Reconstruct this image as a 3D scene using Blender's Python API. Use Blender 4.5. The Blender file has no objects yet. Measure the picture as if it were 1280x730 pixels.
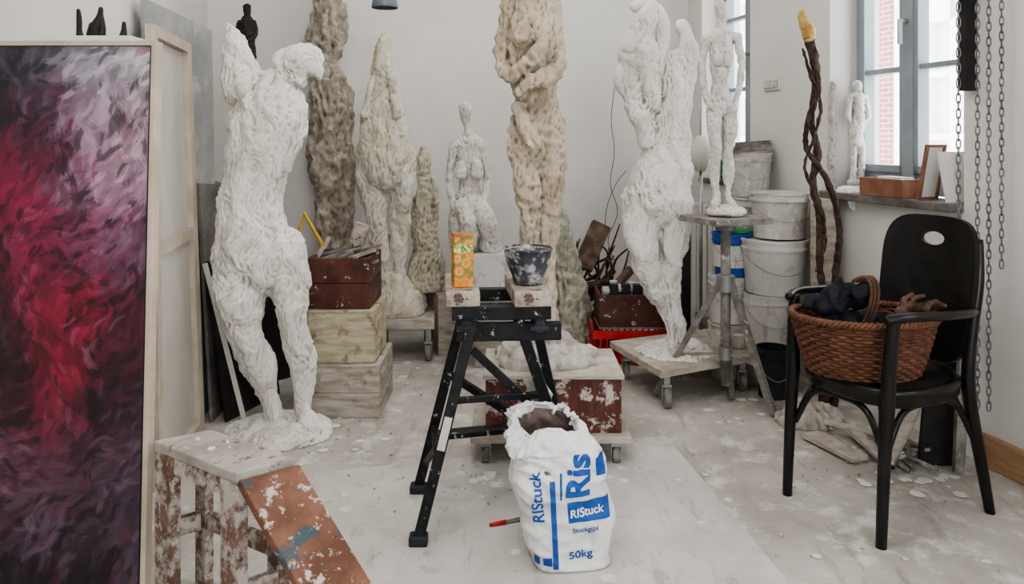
import bpy, bmesh, math, random
import numpy as np
from mathutils import Vector, Matrix, noise
from mathutils.bvhtree import BVHTree
random.seed(7)
F=950.; H=1.3; VH=175.
def P(u,v,d): return Vector(((u-640)/F*d, d, H-(v-VH)/F*d))
def G(u,v):
    d=F*H/(v-VH); return P(u,v,d)
def PZ(u,d,z): return Vector(((u-640)/F*d,d,z))
SC=bpy.context.scene
COL=SC.collection
# ------------------------------------------------------------ materials
def M(name,c1,c2=None,scale=8,lo=.4,hi=.6,rough=.8,bump=.0,bscale=60,metal=0,c3=None,s3=25,t3=.6,stretch=None,point=None,trans=0,spec=.3,w3=.04,c4=None,s4=(3,3,3),t4=.6,w4=.1):
    m=bpy.data.materials.new(name); m.use_nodes=True
    nt=m.node_tree; N=nt.nodes; L=nt.links
    b=N['Principled BSDF']; b.inputs['Roughness'].default_value=rough; b.inputs['Metallic'].default_value=metal
    b.inputs['Specular IOR Level'].default_value=spec
    b.inputs['Transmission Weight'].default_value=trans
    tc=N.new('ShaderNodeTexCoord'); co=tc.outputs['Object']
    if stretch:
        mp=N.new('ShaderNodeMapping'); mp.inputs['Scale'].default_value=stretch
        L.new(co,mp.inputs['Vector']); cs=mp.outputs['Vector']
    else: cs=co
    col=None
    def rgba(c): return (c[0],c[1],c[2],1)
    if c2 is None:
        rgb=N.new('ShaderNodeRGB'); rgb.outputs[0].default_value=rgba(c1); col=rgb.outputs[0]
    else:
        n=N.new('ShaderNodeTexNoise'); n.inputs['Scale'].default_value=scale; n.inputs['Detail'].default_value=8; n.inputs['Roughness'].default_value=.65
        L.new(cs,n.inputs['Vector'])
        r=N.new('ShaderNodeValToRGB'); r.color_ramp.elements[0].position=lo; r.color_ramp.elements[1].position=hi
        r.color_ramp.elements[0].color=rgba(c1); r.color_ramp.elements[1].color=rgba(c2)
        L.new(n.outputs['Fac'],r.inputs['Fac']); col=r.outputs['Color']
    def layer(col,c,vec,s,t,w,amt=1):
        n=N.new('ShaderNodeTexNoise'); n.inputs['Scale'].default_value=s; n.inputs['Detail'].default_value=6; n.inputs['Roughness'].default_value=.7
        L.new(vec,n.inputs['Vector'])
        mr=N.new('ShaderNodeMapRange'); mr.inputs['From Min'].default_value=t; mr.inputs['From Max'].default_value=t+w; mr.inputs['To Max'].default_value=amt
        L.new(n.outputs['Fac'],mr.inputs['Value'])
        mx=N.new('ShaderNodeMix'); mx.data_type='RGBA'; L.new(mr.outputs['Result'],mx.inputs['Factor'])
        L.new(col,mx.inputs['A']); mx.inputs['B'].default_value=rgba(c); return mx.outputs['Result']
    if c3 is not None: col=layer(col,c3,co,s3,t3,w3)
    if c4 is not None:
        mp=N.new('ShaderNodeMapping'); mp.inputs['Scale'].default_value=s4; mp.inputs['Rotation'].default_value=(0,0,.5); L.new(co,mp.inputs['Vector'])
        col=layer(col,c4,mp.outputs['Vector'],1,t4,w4,.8)
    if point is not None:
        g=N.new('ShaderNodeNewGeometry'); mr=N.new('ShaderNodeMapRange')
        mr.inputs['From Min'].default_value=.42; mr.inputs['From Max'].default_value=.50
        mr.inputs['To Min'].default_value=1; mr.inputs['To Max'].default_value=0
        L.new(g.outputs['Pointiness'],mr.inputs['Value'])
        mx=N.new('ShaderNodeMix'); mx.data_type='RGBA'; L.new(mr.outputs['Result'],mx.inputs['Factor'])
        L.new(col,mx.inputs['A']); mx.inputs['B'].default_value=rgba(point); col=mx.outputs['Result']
    L.new(col,b.inputs['Base Color'])
    if bump>0:
        n=N.new('ShaderNodeTexNoise'); n.inputs['Scale'].default_value=bscale; n.inputs['Detail'].default_value=6; n.inputs['Roughness'].default_value=.7
        L.new(cs,n.inputs['Vector'])
        bp=N.new('ShaderNodeBump'); bp.inputs['Strength'].default_value=bump; bp.inputs['Distance'].default_value=.02
        L.new(n.outputs['Fac'],bp.inputs['Height']); L.new(bp.outputs['Normal'],b.inputs['Normal'])
    return m
m_wall=M('wall_plaster',(.64,.62,.59),(.70,.685,.655),scale=1.2,rough=.9,bump=.08,bscale=25)
m_ceil=M('ceiling_paint',(.72,.70,.67),(.77,.75,.72),scale=2,rough=.9)
m_floor=M('dusty_floor',(.34,.31,.275),(.53,.50,.46),scale=2.2,lo=.33,hi=.64,rough=.85,bump=.3,bscale=90,c3=(.66,.645,.61),s3=7,t3=.52,w3=.14,c4=(.27,.245,.215),s4=(14,2.5,1),t4=.57,w4=.14)
m_sheet=M('floor_sheet',(.48,.455,.42),(.63,.61,.58),scale=3.2,lo=.33,hi=.66,rough=.8,bump=.2,bscale=40,c3=(.37,.345,.315),s3=9,t3=.57,w3=.12,c4=(.38,.36,.33),s4=(22,3,1),t4=.565,w4=.12)
m_wood_base=M('baseboard_wood',(.34,.20,.115),(.44,.28,.165),scale=5,rough=.6,stretch=(1,1,8))
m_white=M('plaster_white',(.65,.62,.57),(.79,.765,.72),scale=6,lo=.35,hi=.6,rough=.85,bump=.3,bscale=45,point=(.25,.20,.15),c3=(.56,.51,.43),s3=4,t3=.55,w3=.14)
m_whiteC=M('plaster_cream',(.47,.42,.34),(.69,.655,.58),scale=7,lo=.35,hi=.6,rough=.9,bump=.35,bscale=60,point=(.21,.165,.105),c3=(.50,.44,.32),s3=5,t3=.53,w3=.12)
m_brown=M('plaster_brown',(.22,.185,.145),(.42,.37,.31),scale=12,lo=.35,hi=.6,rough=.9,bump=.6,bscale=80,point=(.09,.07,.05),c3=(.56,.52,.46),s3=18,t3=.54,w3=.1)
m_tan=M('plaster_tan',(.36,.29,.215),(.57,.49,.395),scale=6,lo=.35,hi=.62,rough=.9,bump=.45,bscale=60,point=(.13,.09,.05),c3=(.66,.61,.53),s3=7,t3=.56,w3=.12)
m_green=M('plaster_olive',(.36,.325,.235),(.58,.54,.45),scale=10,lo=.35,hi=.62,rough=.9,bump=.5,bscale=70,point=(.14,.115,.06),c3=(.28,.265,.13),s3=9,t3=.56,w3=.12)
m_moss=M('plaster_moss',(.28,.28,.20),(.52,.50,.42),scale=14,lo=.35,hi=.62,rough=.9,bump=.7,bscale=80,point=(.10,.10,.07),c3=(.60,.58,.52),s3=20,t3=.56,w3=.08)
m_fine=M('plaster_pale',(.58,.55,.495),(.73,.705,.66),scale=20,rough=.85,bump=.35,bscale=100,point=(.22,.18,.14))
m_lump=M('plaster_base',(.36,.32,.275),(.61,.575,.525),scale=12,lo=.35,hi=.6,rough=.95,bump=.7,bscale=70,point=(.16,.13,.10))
m_black=M('black_lacquer',(.0045,.004,.004),(.010,.009,.0085),scale=15,rough=.3,spec=.38,c3=(.11,.10,.095),s3=60,t3=.69)
m_bronze=M('black_bronze',(.01,.01,.01),(.025,.022,.02),scale=20,rough=.45,bump=.4)
m_blackmetal=M('black_steel',(.008,.008,.009),(.018,.018,.02),scale=20,rough=.45,metal=.2,c3=(.45,.43,.41),s3=26,t3=.61)
m_jaw=M('splattered_ply',(.22,.175,.145),(.50,.455,.405),scale=14,lo=.35,hi=.64,rough=.85,bump=.5,bscale=60,c3=(.13,.085,.07),s3=18,t3=.58)
m_redwood=M('red_painted_wood',(.085,.028,.022),(.14,.05,.038),scale=8,rough=.6,bump=.2,c3=(.52,.48,.44),s3=16,t3=.53,stretch=(4,4,.8),w3=.06)
m_darkred=M('dark_red_wood',(.06,.022,.018),(.11,.04,.03),scale=8,rough=.5,bump=.2,c3=(.5,.46,.42),s3=22,t3=.62)
m_dustwood=M('dusty_wood',(.33,.28,.23),(.57,.53,.475),scale=9,lo=.35,hi=.65,rough=.9,bump=.3,stretch=(1,1,4))
m_crate=M('cream_painted_wood',(.38,.32,.21),(.56,.51,.385),scale=6,rough=.8,bump=.4,c3=(.20,.15,.09),s3=11,t3=.55,stretch=(1,1,5),w3=.12)
m_crate2=M('grey_painted_wood',(.30,.26,.215),(.51,.465,.405),scale=6,rough=.8,bump=.4,c3=(.17,.13,.09),s3=11,t3=.56,stretch=(1,1,5),w3=.12)
m_stool=M('stool_brown_wood',(.13,.075,.055),(.24,.15,.115),scale=8,rough=.75,bump=.5,bscale=40,c3=(.52,.485,.445),s3=13,t3=.46,w3=.12,c4=(.50,.47,.43),s4=(45,45,30),t4=.56,w4=.04)
m_stooltop=M('stool_top_dusty',(.29,.255,.225),(.50,.465,.425),scale=9,lo=.35,hi=.65,rough=.9,bump=.6,bscale=40,c3=(.18,.12,.09),s3=16,t3=.58,w3=.08)
m_stoolbd=M('stool_ladder_board',(.13,.062,.038),(.24,.12,.078),scale=6,rough=.7,bump=.4,c3=(.53,.49,.45),s3=26,t3=.565,w3=.04,c4=(.04,.10,.13),s4=(7,7,7),t4=.565,w4=.03)
m_grey=M('weathered_grey_wood',(.16,.145,.13),(.29,.27,.25),scale=14,rough=.85,bump=.4,c3=(.58,.56,.52),s3=25,t3=.6)
m_bucket=M('dirty_bucket',(.48,.46,.415),(.62,.60,.555),scale=9,rough=.6,c3=(.31,.275,.225),s3=10,t3=.53,bump=.15,w3=.16,c4=(.68,.67,.64),s4=(30,30,6),t4=.57,w4=.05)
m_bucket2=M('white_bucket',(.60,.585,.555),(.70,.69,.665),scale=6,rough=.5,c3=(.42,.385,.33),s3=11,t3=.55,w3=.16,c4=(.37,.335,.285),s4=(28,28,5),t4=.59,w4=.06)
m_bluepl=M('blue_plastic',(.02,.07,.30),(.03,.1,.4),scale=6,rough=.4)
m_darkpl=M('dark_plastic',(.015,.018,.025),(.03,.035,.045),scale=6,rough=.5,c3=(.3,.3,.3),s3=20,t3=.66)
m_red=M('red_plastic',(.42,.02,.02),(.5,.035,.03),scale=6,rough=.45)
m_wicker=M('wicker',(.065,.023,.011),(.18,.072,.034),scale=30,lo=.35,hi=.65,rough=.5,bump=.3,bscale=150,spec=.45)
m_leather=M('brown_leather',(.045,.021,.014),(.11,.055,.036),scale=20,rough=.5)
m_cloth=M('dark_cloth',(.005,.006,.009),(.013,.015,.021),scale=20,rough=.75,bump=.3)
m_paper=M('paper_sack',(.66,.66,.655),(.77,.77,.76),scale=6,rough=.7,bump=.35,bscale=16,c3=(.54,.53,.51),s3=9,t3=.57,w3=.12)
m_sackin=M('kraft_inside',(.15,.11,.10),(.30,.225,.20),scale=10,rough=.9)
m_ink=M('blue_ink',(.012,.075,.30),(.02,.10,.36),scale=30,rough=.6)
m_inkw=M('white_ink',(.8,.8,.8),rough=.6)
m_frame=M('window_frame_paint',(.25,.29,.32),(.30,.34,.37),scale=4,rough=.5)
m_steel=M('steel',(.3,.3,.3),(.42,.42,.42),scale=10,rough=.4,metal=.8)
m_chain=M('chain_steel',(.14,.14,.14),(.24,.24,.23),scale=10,rough=.45,metal=.7)
m_rad=M('radiator_paint',(.66,.65,.62),rough=.5)
m_sill=M('sill_dark',(.10,.09,.085),(.2,.18,.17),scale=10,rough=.7)
m_twig=M('twig_bark',(.035,.02,.014),(.12,.08,.06),scale=30,rough=.8,bump=.8,bscale=60)
m_gold=M('gilded_tip',(.40,.23,.06),(.58,.40,.16),scale=20,rough=.45,metal=.3,bump=.4)
m_canvas=M('raw_canvas',(.50,.475,.43),(.56,.535,.49),scale=3,rough=.9,bump=.1,bscale=200)
m_strbar=M('pine_bar',(.43,.36,.285),(.54,.47,.39),scale=6,rough=.8)
m_panel=M('grey_panel',(.23,.235,.23),(.37,.37,.36),scale=3,lo=.35,hi=.65,rough=.7,c3=(.47,.47,.46),s3=5,t3=.55,w3=.1)
m_panel2=M('brown_grey_canvas',(.10,.09,.085),(.22,.20,.19),scale=5,lo=.35,hi=.65,rough=.8,c3=(.34,.32,.30),s3=9,t3=.58,w3=.1)
m_dark=M('dark_board',(.014,.013,.014),(.035,.032,.032),scale=4,rough=.7)
m_yellow=M('yellow_paint',(.65,.42,.04),rough=.5)
m_wire=M('wire_black',(.05,.05,.05),rough=.6)
m_terra=M('terracotta_wood',(.20,.09,.055),(.28,.14,.09),scale=8,rough=.7)
m_clear=M('crumpled_plastic',(.78,.79,.8),rough=.25)
m_glassg=M('green_glass',(.02,.14,.05),rough=.1,spec=.6)
m_lant=M('paper_lantern',(.62,.60,.52),(.7,.68,.62),scale=12,rough=.8)
m_lamp=M('lamp_grey_blue',(.16,.19,.22),rough=.4,metal=.3)
# ------------------------------------------------------------ geometry helpers
def gbox(c,s,rot=None):
    c=Vector(c); vs=[]
    for z in(-.5,.5):
        for x,y in((-.5,-.5),(.5,-.5),(.5,.5),(-.5,.5)):
            v=Vector((x*s[0],y*s[1],z*s[2]))
            if rot is not None: v=rot@v
            vs.append(c+v)
    return vs,[(3,2,1,0),(4,5,6,7),(0,1,5,4),(1,2,6,5),(2,3,7,6),(3,0,4,7)]
def ghex(b,t):
    return [Vector(p) for p in b]+[Vector(p) for p in t],[(3,2,1,0),(4,5,6,7),(0,1,5,4),(1,2,6,5),(2,3,7,6),(3,0,4,7)]
def gbeam(p1,p2,w,t,up=(0,0,1)):
    p1=Vector(p1);p2=Vector(p2); a=(p2-p1); l=a.length; a.normalize()
    up=Vector(up)
    if abs(a.dot(up))>.98: up=Vector((0,1,0))
    s=a.cross(up).normalized(); n=s.cross(a).normalized()
    R=Matrix((s,a,n)).transposed()
    return gbox((p1+p2)/2,(w,l,t),R)
def catmull(pts,k=5):
    pts=[Vector(p) for p in pts]
    if len(pts)<3: return pts
    out=[]
    for i in range(len(pts)-1):
        p0=pts[max(i-1,0)];p1=pts[i];p2=pts[i+1];p3=pts[min(i+2,len(pts)-1)]
        for j in range(k):
            t=j/k
            out.append(.5*((2*p1)+(p2-p0)*t+(2*p0-5*p1+4*p2-p3)*t*t+(3*p1-p0-3*p2+p3)*t**3))
    out.append(pts[-1]); return out
def gtube(path,r,n=10,closed=False):
    path=[Vector(p) for p in path]; m=len(path)
    rs=r if isinstance(r,(list,tuple)) else [r]*m
    if len(rs)!=m:
        rs=[np.interp(i/(m-1)*(len(rs)-1),range(len(rs)),rs) for i in range(m)]
    vs=[];fs=[];nrm=None
    for i in range(m):
        if closed: t=path[(i+1)%m]-path[i-1]
        else: t=path[min(i+1,m-1)]-path[max(i-1,0)]
        if t.length<1e-9: t=Vector((0,0,1))
        t.normalize()
        if nrm is None:
            nrm=t.orthogonal().normalized()
        else:
            nrm=(nrm-t*nrm.dot(t))
            nrm=nrm.normalized() if nrm.length>1e-6 else t.orthogonal().normalized()
        b=t.cross(nrm)
        for k in range(n):
            a=2*math.pi*k/n
            vs.append(path[i]+(nrm*math.cos(a)+b*math.sin(a))*rs[i])
    for i in range(m if closed else m-1):
        for k in range(n):
            a=i*n+k;b2=i*n+(k+1)%n; j=((i+1)%m)*n
            fs.append((a,b2,j+(k+1)%n,j+k))
    if not closed:
        fs.append(tuple(range(n))[::-1]); fs.append(tuple(range((m-1)*n,m*n)))
    return vs,fs
def gcyl(p1,p2,r,r2=None,n=24):
    return gtube([p1,p2],[r,r if r2 is None else r2],n)
def glathe(prof,c,n=40,sx=1,sy=1,cap=False):
    vs=[];fs=[];c=Vector(c)
    for r,z in prof:
        for k in range(n):
            a=2*math.pi*k/n; vs.append(c+Vector((r*math.cos(a)*sx,r*math.sin(a)*sy,z)))
    for i in range(len(prof)-1):
        for k in range(n):
            fs.append((i*n+k,i*n+(k+1)%n,(i+1)*n+(k+1)%n,(i+1)*n+k))
    if cap:
        fs.append(tuple(range(n))[::-1]); fs.append(tuple(range((len(prof)-1)*n,len(prof)*n)))
    return vs,fs
def gsph(c,r,n=16):
    if not isinstance(r,(tuple,list)): r=(r,r,r)
    c=Vector(c);vs=[];fs=[]
    m=n//2
    for i in range(m+1):
        th=math.pi*i/m
        for k in range(n):
            a=2*math.pi*k/n
            vs.append(c+Vector((r[0]*math.sin(th)*math.cos(a),r[1]*math.sin(th)*math.sin(a),r[2]*math.cos(th))))
    for i in range(m):
        for k in range(n): fs.append((i*n+k,(i+1)*n+k,(i+1)*n+(k+1)%n,i*n+(k+1)%n))
    return vs,fs
def recenter(o):
    me=o.data; n=len(me.vertices); a=np.empty(n*3); me.vertices.foreach_get('co',a); a=a.reshape(-1,3)
    c=(a.min(0)+a.max(0))/2; c[2]=a[:,2].min()
    a-=c; me.vertices.foreach_set('co',a.ravel()); o.location=c; me.update()
def O(name,geos,mat,smooth=False,bevel=0,jit=0):
    if isinstance(geos,tuple): geos=[geos]
    vs=[];fs=[]
    for v,f in geos:
        o=len(vs); vs+= [tuple(p) for p in v]; fs+=[tuple(i+o for i in q) for q in f]
    me=bpy.data.meshes.new(name); me.from_pydata(vs,[],fs)
    bm=bmesh.new(); bm.from_mesh(me); bmesh.ops.remove_doubles(bm,verts=bm.verts,dist=1e-6); bmesh.ops.recalc_face_normals(bm,faces=bm.faces); bm.to_mesh(me); bm.free()
    me.materials.append(mat)
    if smooth: me.polygons.foreach_set('use_smooth',[True]*len(me.polygons))
    ob=bpy.data.objects.new(name,me); COL.objects.link(ob); recenter(ob)
    if bevel:
        md=ob.modifiers.new('bevel','BEVEL'); md.width=bevel; md.segments=2; md.limit_method='ANGLE'
    return ob
def Grp(name,parts):
    e=bpy.data.objects.new(name,None); COL.objects.link(e); e.empty_display_size=.05
    e.location=parts[0].location.copy()
    for p in parts:
        p.parent=e; p.matrix_parent_inverse=Matrix.Translation(-e.location)
    return e
TEX={}
def tex(s,depth=3,kind='CLOUDS'):
    k=(s,depth,kind)
    if k not in TEX:
        t=bpy.data.textures.new('t%s'%len(TEX),kind); t.noise_scale=s
        if kind=='CLOUDS': t.noise_depth=depth
        TEX[k]=t
    return TEX[k]
def bake(o,zmin=None,style='flake',k=1.0,seed=0):
    dg=bpy.context.evaluated_depsgraph_get(); dg.update()
    ev=o.evaluated_get(dg); me=bpy.data.meshes.new_from_object(ev,depsgraph=dg)
    o.modifiers.clear(); o.data=me
    n=len(me.vertices); a=np.empty(n*3); me.vertices.foreach_get('co',a); a=a.reshape(-1,3)
    nn=np.empty(n*3); me.vertices.foreach_get('normal',nn); nn=nn.reshape(-1,3)
    nz=noise.noise; d=np.zeros(n); V=Vector; ik=1/k
    if style!='none':
        for i in range(n):
            x,y,z=a[i]*ik; x+=seed
            wx=nz(V((x*6,y*6,z*6)))*.06
            if style=='flake':
                b=nz(V((x*7,y*7,z*5)))
                t=nz(V(((x+wx)*17,y*17,(z+wx)*9)))
                tt=t*3.6; fl=math.floor(tt); fr=tt-fl; fr=min(1,max(0,(fr-.40)/.20)); t=(fl+fr)/3.6
                msk=min(1,max(0,nz(V((x*5+9,y*5,z*4)))*2.4+.6))
                s=.5-abs(nz(V(((x+wx)*36,y*36,(z+wx)*17))))*1.7
                s2=nz(V((x*70,y*70,z*44)))
                d[i]=.014*b+.021*t+.010*s*msk+.0026*s2
            elif style=='rough':
                b=nz(V((x*9,y*9,z*6)))
                t=.5-abs(nz(V(((x+wx)*22,y*22,(z+wx)*10))))*1.6
                s=nz(V((x*70,y*70,z*40))); s2=nz(V((x*34,y*34,z*30)))
                d[i]=.014*b+.016*t+.005*s+.010*s2
            elif style=='fine':
                b=nz(V((x*22,y*22,z*16))); s=.5-abs(nz(V((x*55,y*55,z*36))))*1.6; s2=nz(V((x*130,y*130,z*90)))
                d[i]=.007*b+.0055*s+.0015*s2
            elif style=='cloth':
                s=.5-abs(nz(V((x*14,y*14,z*10))))*1.8; s2=.5-abs(nz(V((x*34,y*34,z*22))))*1.8
                d[i]=.014*s+.006*s2
    a+=nn*(d*k)[:,None]
    if zmin is not None: a[:,2]=np.maximum(a[:,2],zmin)
    me.vertices.foreach_set('co',a.ravel())
    me.polygons.foreach_set('use_smooth',[True]*len(me.polygons)); me.update()
    recenter(o)
SEED=[0]
def figure(name,d,chains,mat,ells=(),zmin=None,voxel=.007,style='flake',nk=1.0,smooth=5):
    bm=bmesh.new(); k=d/F
    for ky,pts in chains:
        pp=[]
        for q in pts:
            dd=q[3] if len(q)>3 else 0
            pp.append(Vector(((q[0]-640)*k,dd/ky,H-(q[1]-VH)*k)).to_4d()); pp[-1][3]=q[2]*k
        if len(pp)>2:
            out=[]
            for i in range(len(pp)-1):
                p0=pp[max(i-1,0)];p1=pp[i];p2=pp[i+1];p3=pp[min(i+2,len(pp)-1)]
                for j in range(3):
                    t=j/3; out.append(.5*((2*p1)+(p2-p0)*t+(2*p0-5*p1+4*p2-p3)*t*t+(3*p1-p0-3*p2+p3)*t**3))
            out.append(pp[-1]); pp=out
        for i,p in enumerate(pp):
            r=max(p[3],.004)
            res=bmesh.ops.create_icosphere(bm,subdivisions=2,radius=r)
            for v in res['verts']:
                v.co=Vector((v.co.x+p[0],(v.co.y+p[1])*ky+d,v.co.z+p[2]))
            if i:
                q=pp[i-1]; r0=max(q[3],.004)
                g=gtube([Vector(q[:3]),Vector(p[:3])],[r0*.99,r*.99],14)
                vv=[bm.verts.new((a.x,a.y*ky+d,a.z)) for a in g[0]]
                for f in g[1]: bm.faces.new([vv[x] for x in f])
    for e in ells:
        c=P(e[0],e[1],d); c.y+=e[2]
        res=bmesh.ops.create_icosphere(bm,subdivisions=3,radius=1)
        for v in res['verts']: v.co=Vector((v.co.x*e[3],v.co.y*e[4],v.co.z*e[5]))+c
    me=bpy.data.meshes.new(name); bm.to_mesh(me); bm.free(); me.materials.append(mat)
    o=bpy.data.objects.new(name,me); COL.objects.link(o)
    r=o.modifiers.new('r','REMESH'); r.mode='VOXEL'; r.voxel_size=voxel; r.use_smooth_shade=True
    s=o.modifiers.new('s','SMOOTH'); s.iterations=smooth; s.factor=.5
    SEED[0]+=3.7
    bake(o,zmin,style,nk,SEED[0]); return o
# ------------------------------------------------------------ camera
cam=bpy.data.cameras.new('camera'); co=bpy.data.objects.new('camera',cam); COL.objects.link(co)
co.location=(0,0,H); co.rotation_euler=(math.pi/2,0,0); cam.sensor_width=36; cam.lens=F/1280*36; cam.shift_y=-(365-VH)/1280
cam.clip_start=.05; SC.camera=co
# ------------------------------------------------------------ room
nR=Vector((.9742,.2256,0))
def RW(y,out,z,W=2.6): return Vector((W-.2316*y,y,z))+nR*out
def RB(y0,y1,o0,o1,z0,z1):
    return ghex([RW(y0,o0,z0),RW(y0,o1,z0),RW(y1,o1,z0),RW(y1,o0,z0)],[RW(y0,o0,z1),RW(y0,o1,z1),RW(y1,o1,z1),RW(y1,o0,z1)])
CZ=3.3; TH=.3
W0=(.15,1.95); W1=(3.147,4.0); W2=(4.77,5.40); SZ=1.0; WT=2.6; YN=-1.6  # first window opening is unseen, added to admit side light
O('wall_right',[RB(YN,W0[0],0,TH,0,CZ),RB(W0[0],W0[1],0,TH,0,SZ),RB(W0[0],W0[1],0,TH,2.8,CZ),RB(W0[1],W1[0],0,TH,0,CZ),RB(W1[0],W1[1],0,TH,0,SZ),RB(W1[0],W1[1],0,TH,WT,CZ),RB(W1[1],W2[0],0,TH,0,CZ),
   RB(W2[0],W2[1],0,TH,0,SZ),RB(W2[0],W2[1],0,TH,WT,CZ),RB(W2[1],5.62,0,TH,0,CZ)],m_wall)
nB=Vector((-.2256,.9742,0))
def BB(x0,x1,o0,o1,z0,z1):
    f=lambda x,o,z: Vector((x,5.309+.2316*x,z))+nB*o
    return ghex([f(x0,o0,z0),f(x1,o0,z0),f(x1,o1,z0),f(x0,o1,z0)],[f(x0,o0,z1),f(x1,o0,z1),f(x1,o1,z1),f(x0,o1,z1)])
O('wall_back',[BB(-2.1,1.6,0,.2,0,CZ)],m_wall)
def lx(y): return -1.70-.2316*(y-3.8)
O('wall_left',[ghex([(lx(2.9),2.9,0),(lx(5.0),5.0,0),(-2.2,5.0,0),(-2.2,2.9,0)],[(lx(2.9),2.9,CZ),(lx(5.0),5.0,CZ),(-2.2,5.0,CZ),(-2.2,2.9,CZ)]),
  gbox((-2.1,.65,CZ/2),(.2,4.5,CZ))],m_wall)
O('wall_front_added',[gbox((-1.1,YN-.1,CZ/2),(2.2,.2,CZ)),gbox((1.2,YN-.1,.4),(2.4,.2,.8)),gbox((1.2,YN-.1,3.0),(2.4,.2,.6)),gbox((2.75,YN-.1,CZ/2),(.7,.2,CZ))],m_wall)  # unseen wall added to block flat light; its opening lets some in
O('floor',[gbox((.2,2.2,-.06),(5.6,9,.12))],m_floor)
O('ceiling',[gbox((.2,2.2,CZ+.06),(5.6,9,.12))],m_ceil)
O('baseboard_right',[RB(YN,3.05,-.02,0,0,.13)],m_wood_base,bevel=.004)
O('baseboard_left',[ghex([(lx(2.92)+.0,2.92,0),(lx(4.8),4.8,0),(lx(4.8)+.02,4.8,0),(lx(2.92)+.02,2.92,0)],[(lx(2.92),2.92,.12),(lx(4.8),4.8,.12),(lx(4.8)+.02,4.8,.12),(lx(2.92)+.02,2.92,.12)])],m_wood_base)
def window(nm,W,ys,WT=WT):
    o0,o1=.16,.22
    y0,y1=W; parts=[]
    z0=1.10
    fr=[RB(y0,y1,o0,o1,SZ+.04,z0+.05),RB(y0,y1,o0,o1,WT-.06,WT),RB(y0,y0+.05,o0,o1,SZ+.04,WT),RB(y1-.05,y1,o0,o1,SZ+.04,WT)]
    ym=ys
    fr+=[RB(ym-.035,ym+.035,o0-.02,o1,z0,WT)]
    parts.append(O('frame',fr,m_frame,bevel=.004))
    bars=[]
    for a,b in((y0+.05,ym-.035),(ym+.035,y1-.05)):
        bars+=[RB(a,b,o0,o1-.01,1.635,1.66),RB(a,b,o0,o1-.01,2.125,2.15),RB(a,a+.025,o0-.012,o1-.01,z0+.04,WT-.05),RB(b-.025,b,o0-.012,o1-.01,z0+.04,WT-.05),RB(a,b,o0-.012,o1-.01,z0+.04,z0+.075)]
    parts.append(O('sash',bars,m_frame,bevel=.003))
    parts.append(O('handle',[gcyl(RW(ym,o0-.02,1.87),RW(ym,o0-.06,1.87),.01),gbeam(RW(ym,o0-.06,1.88),RW(ym,o0-.06,1.76),.018,.014)],m_steel))
    return Grp(nm,parts)
window('window_1',W1,3.62); window('window_2',W2,5.02); window('added_light_window',W0,1.05,2.8)  # the last window is unseen, added to bring light from the right
O('trim_1',[RB(W1[0]-.0,W1[1]+.0,-.07,.16,SZ-.0,SZ+.035)],m_sill,bevel=.005)
O('trim_2',[RB(W2[0],W2[1],-.03,.16,SZ,SZ+.035)],m_sill,bevel=.005)
m=bpy.data.materials.new('brick'); m.use_nodes=True; nt=m.node_tree; b=nt.nodes['Principled BSDF']
bt=nt.nodes.new('ShaderNodeTexBrick'); bt.inputs['Color1'].default_value=(.30,.11,.09,1); bt.inputs['Color2'].default_value=(.36,.15,.125,1); bt.inputs['Mortar'].default_value=(.44,.39,.37,1)
bt.inputs['Scale'].default_value=1; bt.inputs['Brick Width'].default_value=.24; bt.inputs['Row Height'].default_value=.08; bt.inputs['Mortar Size'].default_value=.01
tc=nt.nodes.new('ShaderNodeTexCoord')
sx=nt.nodes.new('ShaderNodeSeparateXYZ'); cx=nt.nodes.new('ShaderNodeCombineXYZ')
nt.links.new(tc.outputs['Object'],sx.inputs[0]); nt.links.new(sx.outputs['Y'],cx.inputs['X']); nt.links.new(sx.outputs['Z'],cx.inputs['Y'])
nt.links.new(cx.outputs[0],bt.inputs['Vector']); nt.links.new(bt.outputs['Color'],b.inputs['Base Color'])
m_brick=m
m_fac=M('facade_white',(.88,.88,.88),rough=.8)
m_facg=M('facade_glass',(.72,.76,.8),rough=.3)
def FB(y0,y1,o0,o1,z0,z1): 
    f=lambda y,o,z: RW(y,o,z,8.6)
    return ghex([f(y0,o0,z0),f(y0,o1,z0),f(y1,o1,z0),f(y1,o0,z0)],[f(y0,o0,z1),f(y0,o1,z1),f(y1,o1,z1),f(y1,o0,z1)])
br=[];wh=[];gl=[]
for k in range(-1,4):
    y=11.75+k*2.35
    br.append(FB(y,y+.62,0,.3,-1,7))
    br.append(FB(y+.62,y+2.35,.02,.3,-1,.2))
    wh.append(FB(y+.62,y+2.35,.02,.2,3.0,3.4)); wh.append(FB(y+.62,y+2.35,.02,.2,.2,.5))
    for j in range(4): wh.append(FB(y+.62+j*.54,y+.62+j*.54+.11,.02,.2,.5,7))
    for z in(1.3,2.2,4.2,5.2): wh.append(FB(y+.62,y+2.35,.03,.2,z,z+.09))
    gl.append(FB(y+.62,y+2.35,.2,.25,.2,7))
Grp('neighbouring_building',[O('brick_piers',br,m_brick),O('window_frames',wh,m_fac),O('glazing',gl,m_facg)])
def flat(pts,z0,z1): return ghex([(p[0],p[1],z0) for p in pts],[(p[0],p[1],z1) for p in pts])
a=G(395,592);b_=G(832,545);c_=G(1000,745);d_=G(300,800)
O('floor_protection_sheet',[flat([d_,c_,b_,a],.0005,.003)],m_sheet)
Grp('light_switch',[O('plate',[RB(4.44,4.60,-.012,0,1.595,1.67)],m_rad,bevel=.003),O('rockers',[RB(4.452,4.515,-.022,-.012,1.608,1.657),RB(4.525,4.588,-.022,-.012,1.608,1.657)],m_bucket,bevel=.003)])
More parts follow.
